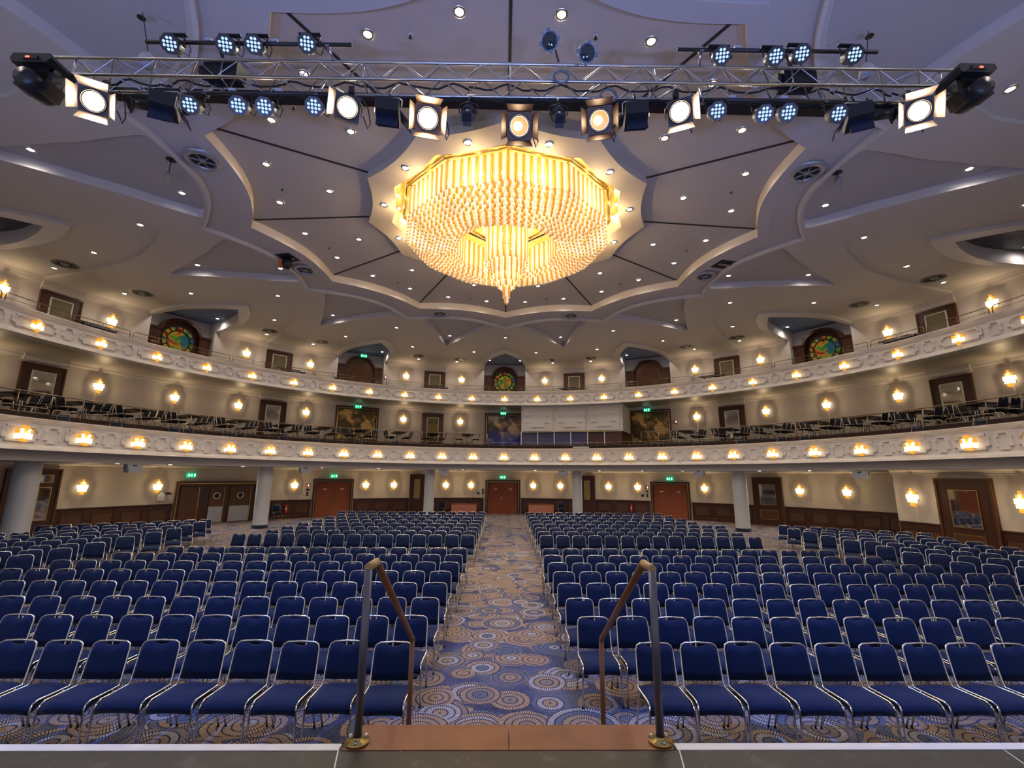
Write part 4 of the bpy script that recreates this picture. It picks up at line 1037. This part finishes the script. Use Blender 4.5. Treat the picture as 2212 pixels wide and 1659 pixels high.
def fresnel(x, z, yaw, lit, lab, size=.17, flaps=(1, 1, 1, 1), tilt=36, bm='barn_lit', hang=True):
    t = thing('fresnel_spotlight', lab, 'stage light', (x, 5.5, z)); Mx = TM((0, 0, 0), R(tilt), R(yaw)); S = size
    mb = MB(); mb.M = Mx; w = S*1.12
    mb.box((0, .10, 0), (2*w*.92, .26, 2*w*.92), 'black'); mb.box((0, -.04, 0), (2*w, .03, 2*w), bm if bm == 'barn_brown' else 'black')
    for k in range(5): mb.box((0, .02+.05*k, w*.93), (1.4*w, .012, .012), 'rubber')
    mb.box((0, .25, 0), (1.4*w, .08, 1.4*w), 'black'); mb.obj('housing', t)
    mb = MB(); mb.M = Mx; mb.lathe([(S*.88, -.05), (S*.92, -.075), (S*1.0, -.075), (S*1.02, -.05)], 'black_gloss', 28, axis='Y')
    mb.lathe([(S*.78, -.056), (S*.80, -.064), (S*.84, -.064), (S*.86, -.056)], 'steel', 28, axis='Y'); mb.obj('lens_ring', t)
    mb = MB(); mb.M = Mx; mb.lathe([(0, -.075), (S*.4, -.07), (S*.80, -.058)], 'halogen' if lit > 1 else 'halogen_soft', 24, axis='Y')
    if lit <= 1: mb.lathe([(0, -.082), (S*.3, -.08), (S*.36, -.074)], 'halogen', 16, (-.02, 0, 0), axis='Y')
    mb.obj('lens', t, label='glowing warm lens')
    L_ = S*.95; a = R(32 if bm == 'barn_brown' else 40)
    for k, (dx, dz) in enumerate(((1, 0), (-1, 0), (0, 1), (0, -1))):
        if not flaps[k]: continue
        mb = MB(); mb.M = Mx; c, s_ = math.sin(a)*L_, -math.cos(a)*L_
        if dx: vs = [(dx*w, -.06, -w*.8), (dx*w, -.06, w*.8), (dx*(w+c), -.06+s_, w*1.05), (dx*(w+c), -.06+s_, -w*1.05)]
        else: vs = [(-w*.9, -.06, dz*w), (w*.9, -.06, dz*w), (w*1.1, -.06+s_, dz*(w+c)), (-w*1.1, -.06+s_, dz*(w+c))]
        n = Vector((dx, 0, dz))*.006; vs = [Vector(v) for v in vs]; vs = vs+[v+n for v in vs]
        mb.add(vs, [(0, 1, 2, 3), (4, 7, 6, 5), (0, 4, 5, 1), (1, 5, 6, 2), (2, 6, 7, 3), (3, 7, 4, 0)], bm); mb.obj('barn_door', t)
    mb = MB(); Y = .08; rr = S*1.35; cz, sz = math.cos(R(yaw)), math.sin(R(yaw))
    pts = [(-rr, 0, 0), (-rr, 0, rr*.9), (-rr*.8, 0, rr*1.15), (rr*.8, 0, rr*1.15), (rr, 0, rr*.9), (rr, 0, 0)]
    mb.M = Matrix.Rotation(R(yaw), 4, 'Z') @ Matrix.Translation((0, Y, 0)); mb.tube(pts, .012, 'rail_bronze', 6); mb.M = Matrix(); mb.cyl((0, .1, rr*1.1), (0, .1, rr*1.1+.14), .022, 'black', 8); mb.box((0, .1, rr*1.1+.16), (.07, .06, .1), 'black_gloss'); mb.obj('yoke', t)
    mb = MB(); mb.tube([(rr*.9, .15, 0), (rr*1.2, .2, -rr*.8), (rr*1.35, .2, -rr*.3), (rr*1.1, .2, rr*.9), (.1, .2, rr*1.9)], .008, 'rubber', 5); mb.obj('cable', t)
    if lit:
        d = (Matrix.Rotation(R(yaw), 3, 'Z') @ Matrix.Rotation(R(tilt), 3, 'X')) @ Vector((0, -1, 0)); q = d.to_track_quat('-Z', 'Y').to_euler()
        lamp('SPOT', Vector((x, 5.5, z))+d*.16, 200 if lit > 1 else 40, (1, .78, .52), size=.12, rot=q, angle=70, blend=.5, name='stage_spot')
        if lit > 1: lamp('POINT', Vector((x, 5.5, z))+d*.14, 1.6, (1, .62, .32), size=.03, name='flap_glow')
fresnel(-5.66, 7.70, 28, 2, 'large lit halogen spotlight with barn doors at the left end of the truss', .145, tilt=30)
fresnel(-2.24, 7.69, 24, 2, 'lit halogen spotlight partly hiding a lamp under the left bar', .145, (0, 1, 0, 0), tilt=30)
fresnel(-1.13, 7.55, 12, 1.5, 'lit halogen spotlight with brown barn doors left of the centre one', .15, bm='barn_brown')
fresnel(.13, 7.46, 0, 1, 'orange glowing halogen spotlight with barn doors at the centre of the truss', .15, bm='barn_brown')
fresnel(1.24, 7.58, -12, 1, 'orange glowing halogen spotlight with a wire screen right of the centre one', .15, bm='barn_brown')
fresnel(2.37, 7.74, -24, 2, 'lit halogen spotlight with glare beside the right lower bar', .145, (1, 0, 0, 1), tilt=30)
fresnel(5.75, 7.84, -28, 2, 'large lit halogen spotlight with barn doors at the right end of the truss', .145, tilt=30)
def flood(x, z, yaw, lab):
    t = thing('flood_lamp', lab, 'stage light', (x, 5.48, z)); mb = MB(); mb.M = TM((0, 0, 0), R(-6), R(yaw))
    mb.box((0, 0, .06), (.30, .26, .22), 'black'); mb.prism([(-.15, .17), (.15, .17), (.15, -.04), (-.15, -.04)], -.16, -.13, 'black_gloss'); mb.obj('housing', t)
    mb = MB(); mb.M = TM((0, 0, 0), R(0), R(yaw)); mb.box((0, -.10, -.13), (.27, .012, .22), 'barn_dark', Matrix.Rotation(R(-12), 3, 'X')); mb.obj('barn_door', t, label='dark blue lower flap')
    mb = MB(); mb.M = TM((0, 0, 0), R(0), R(yaw)); s = 1 if x < 0 else -1; mb.box((s*.24, -.02, -.07), (.012, .2, .22), 'barn_dark', Matrix.Rotation(R(s*-38), 3, 'Y')); mb.obj('barn_door', t)
    mb = MB(); mb.tube([(-.18, 0, .06), (-.18, 0, .26), (-.14, 0, .3), (.14, 0, .3), (.18, 0, .26), (.18, 0, .06)], .009, 'steel', 6); mb.cyl((0, 0, .3), (0, .05, .44), .015, 'black', 6); mb.obj('yoke', t)
for x, z, y, lab in ((-4.69, 7.57, 22, 'unlit black flood lamp with dark blue flaps beside the left lower bar'), (-1.67, 7.55, 8, 'unlit black flood lamp with dark blue flap between two lit spotlights on the left'), (1.74, 7.58, -8, 'unlit black flood lamp with dark blue flap between two lit spotlights on the right'), (4.86, 7.64, -25, 'unlit black flood lamp with dark flaps beside the right end spotlight')): flood(x, z, y, lab)
def profile(x, z, yaw, tilt, lab, L_=.42):
    t = thing('profile_spotlight', lab, 'stage light', (x, 5.74, z)); Mx = TM((0, 0, 0), R(tilt), R(yaw))
    mb = MB(); mb.M = Mx; mb.lathe([(0, .22), (.085, .2), (.10, .12), (.095, .0), (.07, -.03), (.062, -L_*.5), (.075, -L_*.52), (.075, -L_*.6)], 'black_gloss', 16, axis='Y')
    for k in range(4): mb.lathe([(.098, .02+.04*k), (.108, .02+.04*k), (.108, .03+.04*k), (.098, .03+.04*k)], 'black', 16, axis='Y')
    mb.obj('barrel', t); mb = MB(); mb.M = Mx; mb.box((0, -L_*.62, 0), (.17, .02, .11), 'black'); mb.box((0, -L_*.62, -.02), (.12, .02, .19), 'black'); mb.obj('gel_frame', t)
    mb = MB(); mb.M = Mx; mb.lathe([(0, -L_*.615), (.06, -L_*.61)], 'porthole_glass', 16, axis='Y'); mb.obj('lens', t)
    mb = MB(); mb.M = Matrix.Rotation(R(yaw), 4, 'Z'); mb.tube([(-.13, 0, 0), (-.13, 0, .14), (0, 0, .2), (.13, 0, .14), (.13, 0, 0)], .009, 'black', 6); mb.M = Matrix(); mb.cyl((0, 0, .2), (0, .05, .34), .016, 'black', 6); mb.obj('yoke', t)
for x, z, y, ti, lab in ((-5.10, 7.86, -38, 24, 'outer of two unlit black profile spotlights beside the left end spotlight'), (-4.78, 7.90, -38, 20, 'inner of two unlit black profile spotlights beside the left end spotlight'), (-1.74, 7.90, 0, 55, 'unlit black profile spotlight above the left middle flood lamp'),
                         (-.60, 7.86, 0, 50, 'small unlit black profile spotlight left of the centre spotlight'), (.70, 7.86, 0, 50, 'small unlit black profile spotlight right of the centre spotlight'), (1.83, 7.95, 0, 55, 'unlit black profile spotlight above the right middle flood lamp'),
                         (4.98, 7.98, 40, 30, 'inner of two unlit black profile spotlights beside the right end spotlight'), (5.32, 7.97, 40, 26, 'outer of two unlit black profile spotlights beside the right end spotlight')): profile(x, z, y, ti, lab)
def par64(x, z, yaw, lab, y=5.5):
    t = thing('par_can', lab, 'stage light', (x, y, z)); Mx = TM((0, 0, 0), R(36), R(yaw))
    mb = MB(); mb.M = Mx; mb.lathe([(.115, -.1), (.10, .05), (.06, .16), (0, .18)], 'steel', 18, axis='Y'); mb.prism([(.135*math.cos(PI/4*k+.39), .135*math.sin(PI/4*k+.39)) for k in range(8)], -.09, -.075, 'metal_plate'); mb.obj('housing', t)
    mb = MB(); mb.M = Mx; mb.lathe([(0, -.112), (.06, -.108), (.10, -.095)], 'porthole_glass', 20, axis='Y'); mb.obj('lens', t)
    mb = MB(); mb.M = Mx; mb.lathe([(.10, -.09), (.115, -.115), (.125, -.09)], 'hose_blue', 20, axis='Y')
    for a in range(4): mb.box((.125*math.cos(PI/2*a), -.1, .125*math.sin(PI/2*a)), (.045, .03, .045), 'hose_blue')
    mb.obj('front_ring', t, label='blue-grey front ring')
    mb = MB(); mb.tube([(-.15, 0, 0), (-.15, .0, .18), (.15, 0, .18), (.15, 0, 0)], .009, 'steel', 6); mb.obj('yoke', t)
    mb = MB(); mb.cyl((0, 0, .18), (.12, .1, tz(x)-z), .014, 'black', 6); mb.obj('clamp', t)
par64(.57, 8.80, -20, 'upper of two round silver lamps above the truss right of the centre', 5.45); par64(1.05, 8.58, 10, 'lower of two round silver lamps with a blue octagonal front right of the centre', 5.42)
def moving(x, z, s, lab):
    t = thing('moving_head_lamp', lab, 'stage light', (x, 5.45, z)); 
    mb = MB(); mb.prism([(-.24, .10), (-.27, .17), (-.24, .24), (.24, .24), (.27, .17), (.2, .10)], -.19, .19, 'black_gloss'); mb.obj('base', t)
    mb = MB(); mb.box((0, -.195, .17), (.2, .01, .05), 'black'); mb.obj('panel', t); mb = MB(); mb.box((s*.03, -.203, .17), (.05, .006, .022), 'red_led'); mb.obj('display', t, label='small red display')
    mb = MB(); mb.box((-.19, 0, -.02), (.07, .16, .26), 'black'); mb.box((.19, 0, -.02), (.07, .16, .26), 'black'); mb.box((0, 0, .09), (.44, .16, .06), 'black'); mb.obj('yoke', t)
    mb = MB(); mb.M = Matrix.Translation((0, 0, -.14)) @ Matrix.Rotation(R(-18*s), 4, 'Y'); mb.lathe([(0, -.26), (.11, -.25), (.15, -.17), (.155, 0), (.14, .14), (.09, .2), (0, .21)], 'black_gloss', 14, axis='Y')
    mb.M = mb.M @ Matrix.Scale(1.0, 4); mb.box((0, 0, 0), (.46, .22, .19), 'black_gloss'); mb.obj('head', t)
moving(-6.38, 7.98, -1, 'black moving head lamp with a red display at the left end of the truss'); moving(6.48, 8.18, 1, 'black moving head lamp with a red display at the right end of the truss')

# ------------------------------------------------------------------ speakers, bundles
for t, lab in ((-72., 'first from the left'), (-43.5, 'second from the left'), (-13.8, 'left of the middle door'), (13.7, 'right of the middle door'), (43.4, 'above the right burl door side'), (71.5, 'near the right picture edge')):
    o = placed('loudspeaker', 'pale blue-grey loudspeaker under the lower balcony edge, '+lab, 'loudspeaker', 15.72, t, 3.0 if abs(t) < 60 else 2.95)
    mb = MB(); mb.prism([(-.28, -.02), (.28, -.02), (.24, -.2), (-.24, -.2)], -.12, .16, 'speaker_blue'); mb.prism([(-.28, .12), (.28, .12), (.28, -.02), (-.28, -.02)], -.12, .12, 'speaker_blue'); mb.obj('cabinet', o)
    mb = MB(); mb.box((0, .121, .07), (.15, .01, .05), 'black'); mb.obj('socket', o); mb = MB()
    for s in (-1, 1): mb.box((s*.3, 0, .04), (.015, .05, .22), 'steel')
    mb.box((0, 0, .15), (.6, .05, .015), 'steel'); mb.obj('bracket', o)
for t in (-75, -45, -15, 15, 45, 75):
    o = placed('light_batten', f'black slatted light batten, upper balcony rail, {sid(t)} half, {nr[abs(t)]}', 'light batten', 17.72, t, 8.72)
    mb = MB(); mb.box((0, 0, 0), (1.35, .16, .06), 'black'); mb.box((.25, 0, .07), (1.3, .1, .05), 'black_gloss')
    for k in range(11): mb.box((-.55+k*.11, .085, 0), (.07, .02, .05), 'fascia_grey')
    mb.obj('body', o); mb = MB()
    for s in (-.5, .5): mb.box((s, 0, -.1), (.04, .12, .18), 'black')
    mb.obj('bracket', o)
# flat lamps strip under the lower balcony
for i, t in enumerate((-70, -63, -52, -38, -27, -9, 7, 21, 30, 38, 52, 60)):
    downlight(17.6, t, 3.115, f'flat downlight in the grey ceiling under the lower balcony, {ORD[i+1]} from the left', 'downlights under the lower balcony', 1.3)

# ------------------------------------------------------------------ chairs
CHM = {}
def chair_meshes(fab, metal='chrome', tr=.011, n=6):
    k = (fab, n)
    if k in CHM: return CHM[k]
    D = {}
    # seat cushion
    mb = MB(); nx, ny = 6, 8; top = []; W = .225
    for j in range(ny+1):
        v = j/ny; y = -.26+v*.45; front = math.exp(-((v)/.12)**2)
        for i in range(nx+1):
            u = i/nx*2-1; w = W*(1-.04*v); z = .475-.05*front-.02*abs(u)**3+.012*math.sin(v*PI)
            top.append((u*w, y-.012*(1-u*u)*(v < .2), z))
    N1 = (nx+1)*(ny+1); bot = [(x, y, z-.055 if j_ else z-.05) for j_, (x, y, z) in enumerate(top)]
    fs = []
    for j in range(ny):
        for i in range(nx):
            a = j*(nx+1)+i; fs.append((a, a+1, a+nx+2, a+nx+1)); fs.append((N1+a, N1+a+nx+1, N1+a+nx+2, N1+a+1))
    for i in range(nx):
        fs.append((i, N1+i, N1+i+1, i+1)); a = ny*(nx+1)+i; fs.append((a, a+1, N1+a+1, N1+a))
    for j in range(ny):
        a = j*(nx+1); fs.append((a, a+nx+1, N1+a+nx+1, N1+a)); a += nx; fs.append((a, N1+a, N1+a+nx+1, a+nx+1))
    mb.add(top+bot, fs, fab, True); D['seat'] = mb.mesh('seat')
    # backrest with a hand-hold dip at the top
    mb = MB(); nx = 16; zb = .515; zt = .864
    def by(z): return .175+(z-.47)*.24
    prof = []
    for i in range(nx+1):
        u = i/nx*2-1; dip = .034*math.sqrt(max(0, 1-(u/.45)**2))
        corner = .05*max(0, (abs(u)-.70)/.30)**2
        prof.append((u, zt-dip-corner))
    vs = []
    for side_ in (0, 1):
        for k in range(5):
            f = k/4
            for u, z1 in prof:
                z = zb+(z1-zb)*f; w = .205; bow = .02*(1-u*u)*math.sin(PI*(.15+.7*f))
                vs.append((u*w, by(z)+(-.014-bow*.6 if side_ == 0 else .016), z))
    m_ = nx+1; T = 5*m_; fs = []
    for k in range(4):
        for i in range(nx):
            a = k*m_+i; fs.append((a, a+1, a+m_+1, a+m_)); b_ = T+a; fs.append((b_, b_+m_, b_+m_+1, b_+1))
    for i in range(nx): fs.append((i, T+i, T+i+1, i+1)); a = 4*m_+i; fs.append((a, a+1, T+a+1, T+a))
    for k in range(4): a = k*m_; fs.append((a, a+m_, T+a+m_, T+a)); a += nx; fs.append((a, T+a, T+a+m_, a+m_))
    mb.add(vs, fs, fab, True); D['backrest'] = mb.mesh('backrest')
    # tube frame: hoop and side rails
    mb = MB(); H = .875; pts = []
    sd = [(.225, -.245, .44), (.228, -.20, .465), (.228, .15, .455), (.222, by(.50), .50), (.212, by(.80), .80), (.195, by(.85), .848), (.155, by(.87), .868)]
    pts = sd+[(0, by(.875), .876)]+[(-x, y, z) for x, y, z in sd[::-1]]
    mb.tube(pts, tr, metal, n); mb.tube([(-.22, -.2, .435), (.22, -.2, .435)], .008, metal, 5); mb.tube([(-.22, .15, .43), (.22, .15, .43)], .008, metal, 5)
    D['frame'] = mb.mesh('frame')
    for s in (-1, 1):
        mb = MB(); mb.tube([(s*.225, -.245, .44), (s*.23, -.262, .41), (s*.238, -.275, .2), (s*.243, -.285, .012)], tr, metal, n); mb.cyl((s*.243, -.285, 0), (s*.243, -.285, .02), .013, 'rubber', 6); D[('leg', s, 0)] = mb.mesh('leg')
        mb = MB(); mb.tube([(s*.228, .06, .455), (s*.236, .10, .42), (s*.232, .19, .2), (s*.228, .265, .012)], tr, metal, n); mb.cyl((s*.228, .265, 0), (s*.228, .265, .02), .013, 'rubber', 6); D[('leg', s, 1)] = mb.mesh('leg')
    mb = MB()
    mb.tube(pts, tr, metal, 5)
    for s in (-1, 1):
        mb.tube([(s*.225, -.245, .44), (s*.238, -.275, .2), (s*.243, -.285, 0)], tr, metal, 5); mb.tube([(s*.228, .06, .455), (s*.232, .19, .2), (s*.228, .265, 0)], tr, metal, 5)
    D['allframe'] = mb.mesh('frame'); CHM[k] = D; return D
def make_chair(name, fab, full, label, loc, rz, group):
    D = chair_meshes(fab); t = thing(name, label, 'chair', loc, rz, group)
    def part(nm, me): o = bpy.data.objects.new(nm, me); COL.objects.link(o); o.parent = t
    part('seat', D['seat']); part('backrest', D['backrest'])
    if full:
        part('frame', D['frame'])
        for s in (-1, 1): part('leg', D[('leg', s, 0)]); part('leg', D[('leg', s, 1)])
    else: part('frame', D['allframe'])
    return t
GOOD = []; chairs = []      # (x, y, rot, label, group)
BT = .27         # how far the top of the back lies behind the seat centre
rowsF = [5.77, 6.75, 7.70, 8.75, 9.75, 10.70, 11.70, 12.72]; rowsB = [15.45, 16.53, 17.70, 19.05, 20.42, 21.90, 23.35, 25.05]
nL = [13, 14, 16, 17, 16, 16, 15, 15]; 
startL = [-1.26, -1.25, -1.22, -1.22, -1.25, -1.19, -1.2, -1.17]; startR = [1.72, 1.21, 1.18, .84+.33, 1.2, 1.19, 1.18, 1.25]
def edgeL(y): return -11.1 if y < 9 else -8.9-(12.8-y)*.72
limL = [-6.6, -7.7, -8.9, -10.2, -10.3, -9.9, -9.35, -8.8]
limR = [6.7, 7.8, 8.9, 10.1, 10.2, 9.8, 9.3, 8.7]
for ri, y in enumerate(rowsF):
    for s, st, lim in ((-1, startL[ri], limL[ri]), (1, startR[ri], limR[ri])):
        x = st; k = 1
        while abs(x) <= abs(lim):
            blk = 'left' if s < 0 else 'right'
            nm = 'seat next to aisle' if k == 1 else f'{ORD[min(k,20)]} seat from aisle'
            yy = y+random.uniform(-.02, .02)+(.012*abs(x) if s < 0 else 0)*(.5 if ri == 0 else .25)
            chairs.append((x, yy, random.uniform(-.03, .03), f'blue padded chair, {nm}, {"front row" if ri == 0 else ORD[ri+1]+" row from the stage"}, {blk} centre block', f'chairs of the front {blk} centre block'))
            x += s*(.525+random.uniform(-.012, .012)); k += 1
limBL = [-8.5, -7.75, -7.3, -6.9, -6.4, -7.6, -8.3, -8.45]; limBL = [-8.5, -7.9, -8.1, -8.2, -8.2, -8.2, -8.2, -8.45]
limBR = [8.6, 8.2, 8.6, 8.8, 8.6, 8.6, 8.6, 8.5]
for ri, y in enumerate(rowsB):
    for s, st, lim in ((-1, -1.14, limBL[ri]), (1, 1.39, limBR[ri])):
        x = st; k = 1
        while abs(x) <= abs(lim):
            blk = 'left' if s < 0 else 'right'; nm = 'seat next to aisle' if k == 1 else f'{ORD[min(k,20)]} seat from aisle'
            chairs.append((x, y+random.uniform(-.02, .02), random.uniform(-.03, .03), f'dark padded chair, {nm}, {ORD[ri+1]} row behind cross aisle, {blk} block', f'chairs of the rear {blk} centre block'))
            x += s*(.52+random.uniform(-.012, .012)); k += 1
EL = [(-12.34, 20.03), (-11.94, 19.04), (-11.65, 17.81), (-11.39, 16.81), (-11.24, 15.66), (-11.29, 14.6), (-11.11, 13.34), (-11.09, 12.33), (-11.03, 11.3), (-11.0, 10.2)]
ER = [(11.38, 19.17), (11.06, 18.04), (10.96, 16.97), (10.83, 15.84), (10.81, 14.77), (10.87, 13.55), (10.70, 12.47), (10.62, 11.06), (10.59, 9.91)]
for s, E_, n, blk in ((-1, EL, 11, 'left'), (1, ER, 9, 'right')):
    for ri, (x0, y0) in enumerate(E_):
        for k in range(n):
            x = x0+s*.45*k; y = y0-.295*k
            if math.hypot(x, y-CY) > 17.6 or y < 5.8 or (s > 0 and (math.hypot(x, y-CY) > 15.6)): continue
            if abs(x)/y > 1.16: continue
            chairs.append((x, y, s*-R(33.3)+random.uniform(-.04, .04), f'dark padded chair, {blk} side block, {"seat on diagonal aisle" if k == 0 else ORD[k+1]+" seat from diagonal aisle"}, {ORD[ri+1]} row from rear', f'chairs of the {blk} side block'))
def inview(c): return abs(c[0])/max(.1, c[1]) < 1.17
chairs = [c for c in chairs if inview(c)]
POSTS = [pol(16.5, t) for t in (-82.6, -49.6, -16.6, 16.6, 49.8)]; kept = []
for c in chairs:
    p = (c[0]+.27*math.sin(c[2]), c[1]-.27*math.cos(c[2]))
    if any(math.hypot(p[0]-q[0], p[1]-q[1]) < .72 for q in POSTS): continue
    if any(math.hypot(p[0]-q[0], p[1]-q[1]) < (.62 if g != c[4] else .44) for q, g in kept): print('drop', c[:2], c[3]); continue
    kept.append((p, c[4]))
    GOOD.append(c)
chairs = GOOD
chairs.sort(key=lambda c: math.hypot(c[0], c[1]))
def seatpos(c):      # positions above are those of the back's top edge
    x, y, a = c[:3]; return (x+math.sin(-a)*-BT*-1 if 0 else x-BT*math.sin(-a)*1, y-BT*math.cos(a), 0)
rest = MB()
for i, c in enumerate(chairs):
    x, y, a, lab, g = c
    # the chair faces local -Y: its back top lies at local (0, +BT)
    px = x+BT*math.sin(a); py = y-BT*math.cos(a)
    if i < 300: make_chair('banquet_chair', 'seat_fabric', i < 225, lab, (px, py, 0), a, g)
    else:
        M = Matrix.Translation((px, py, 0)) @ Matrix.Rotation(a, 4, 'Z'); D = chair_meshes('seat_fabric')
        for me in (D['seat'], D['backrest'], D['allframe']):
            ms = [m.name for m in me.materials]; o = len(rest.v); rest.v += [tuple(M @ v.co) for v in me.vertices]
            for p in me.polygons: rest.f.append([o+q for q in p.vertices]); rest.m.append(rest.mi(ms[p.material_index])); rest.sm.append(p.use_smooth)
ro = rest.obj('banquet_chairs'); ro['kind'] = 'stuff'; ro['label'] = 'remaining far rows of dark padded chairs at the back of the hall'; ro['category'] = 'chairs'
print('chairs', len(chairs))
for x, y, a, lab in ((-4.47, 34.5, 0, 'single chair against the wainscot between the column and the left counter'), (4.24, 34.5, 0, 'single chair against the wainscot right of the right counter'), (*pol(20.4, -42.5), R(42), 'single chair beside the left fire extinguisher')):
    make_chair('banquet_chair', 'seat_fabric', False, 'dark '+lab, (x, y, 0), a, 'single chairs along the rear wall')

# balcony tables and chairs
TT = [-81.3, -74.4, -67.5, -60.2, -52.8, -45., -37.8, -30.5, -22.7, -15.3, -8., 38.7, 46.5, 53.6, 61., 68.3, 74.9, 81.8]
tp = None
for i, t in enumerate(TT):
    w = f'{ORD[min(i+1, 20)]} table from left'; w = w if i < 11 else f'{ORD[i-10]} table right of booth'
    lab = f'dark wooden table with metal legs, lower balcony, {w}'
    if tp is None:
        tp = placed('balcony_table', lab, 'table', 18.5, t, 4.8, 'tables on the lower balcony')
        mb = MB(); mb.box((0, 0, .745), (.8, 1.7, .05), 'table_top'); mb.obj('tabletop', tp)
        mb = MB()
        for y in (-.6, .6):
            for x in (-.04, .04): mb.cyl((x, y, .03), (x, y, .72), .018, 'steel', 6)
            mb.box((0, y, .015), (.6, .05, .03), 'steel'); mb.box((0, y, .70), (.5, .05, .03), 'black')
        mb.obj('leg_frame', tp)
    else: dup(tp, (*pol(18.5, t), 4.8), face(t), lab)
    many = -60 < t < -20 or t > 40 or t < -60
    for s in (-1, 1):
        for j, rr in enumerate((17.95, 18.5, 19.05) if abs(t) > 16 else (18.5,)):
            dth = s*math.degrees(.62/rr); x, y = pol(rr, t+dth)
            # face the table: direction tangential toward t
            d = (math.cos(R(t))*-s, math.sin(R(t))*s)         # pointing back to the table
            a = math.atan2(d[0], -d[1])
            make_chair('balcony_chair', 'dark_fabric', False, f'dark chair, {["front", "middle", "rear"][j] if abs(t) > 16 else "single"} place on {"left" if s < 0 else "right"} side, {w}, lower balcony', (x, y, 4.8), a, 'chairs at the tables on the lower balcony')
FC = [-87.8, -79.9, -73.4, -65.3, -63.2, -56.9, -54.7, -47.2, -40.9, -32.3, -24.3, 33.8, 42.5, 50.7, 58.0, 61.8, 78.1, 85.5]
for i, t in enumerate(FC):
    x, y = pol(16.25, t); w = ORD[i+1]+' from the left' if i < 11 else ORD[i-10]+' right of the booth'
    make_chair('balcony_chair', 'dark_fabric', False, f'dark chair low behind guard rail, lower balcony front tier, {w}', (x, y, 3.95), R(t)*-1+PI if 0 else -R(t), 'front tier chairs on the lower balcony')
o = placed('floor_case', 'pale flat case lying on the cap in front of the control booth', 'case', 15.6, 18.1, 4.5); mb = MB(); mb.box((0, 0, .045), (1.0, .2, .09), 'white_paint'); mb.obj('body', o)
for x, y, lab in ((-1.72, 7.05, 'small black floor socket box on the carpet at the left side of the aisle'), (1.30, 7.1, 'small black floor socket box on the carpet at the right side of the aisle')):
    mb = MB(); mb.box((0, 0, .015), (.16, .09, .03), 'black'); o = mb.obj('floor_box'); o.location = (x+.45 if x < 0 else x-.2, y, 0); o['label'] = lab; o['category'] = 'floor socket'

# ------------------------------------------------------------------ added fill spots, world, camera
for sx in (-5, -1.8, 1.8, 5): lamp('SPOT', (sx, -1.6, 1.5), 420, (.30, .40, 1.), size=.12, rot=(R(152), 0, 0), angle=115, blend=1., name='ceiling_fill_light')  # unseen fill spots added behind the camera to turn the near ceiling blue
for sx in (-1, 1):
    d = Vector((sx*1.6, 1.6, -7.4)); lamp('SPOT', (sx*3.4, 5.35, 7.55), 620, (.10, .28, 1.), size=.15, rot=d.to_track_quat('-Z', 'Y').to_euler(), angle=98, blend=1., name='blue_front_fill')  # added spots that tint the front chairs blue; the bar lamps face the stage
W_ = bpy.data.worlds.new('world'); bpy.context.scene.world = W_; W_.use_nodes = True
W_.node_tree.nodes['Background'].inputs[0].default_value = (.60, .60, .70, 1); W_.node_tree.nodes['Background'].inputs[1].default_value = .25
cam = bpy.data.cameras.new('camera'); co = bpy.data.objects.new('camera', cam); COL.objects.link(co)
f, p, r, yw = 992.84, .19722, .0086, .01749
cam.sensor_width = 36; cam.lens = f/2212*36; cam.clip_start = .05; cam.clip_end = 200
cy_, sy_ = math.cos(yw), math.sin(yw); cp, sp = math.cos(p), math.sin(p)
F_ = Vector((sy_*cp, cy_*cp, sp)); R_ = Vector((cy_, -sy_, 0)); U_ = R_.cross(F_)
R2 = R_*math.cos(r)+U_*math.sin(r); U2 = -R_*math.sin(r)+U_*math.cos(r)
m3 = Matrix((R2, U2, -F_)).transposed(); co.matrix_world = Matrix.Translation((-.037, 0, 2.75)) @ m3.to_4x4()
sc = bpy.context.scene; sc.camera = co
sc.view_settings.view_transform = 'Standard'; sc.view_settings.look = 'None'; sc.view_settings.gamma = 1; sc.view_settings.use_curve_mapping = False
sc.view_settings.exposure = 1.35
c = sc.cycles; c.max_bounces = 5; c.diffuse_bounces = 4; c.glossy_bounces = 3; c.transmission_bounces = 2; c.caustics_reflective = False; c.caustics_refractive = False
c.sample_clamp_indirect = 4; c.use_adaptive_sampling = True; c.adaptive_threshold = .03; c.use_denoising = True; c.use_light_tree = True
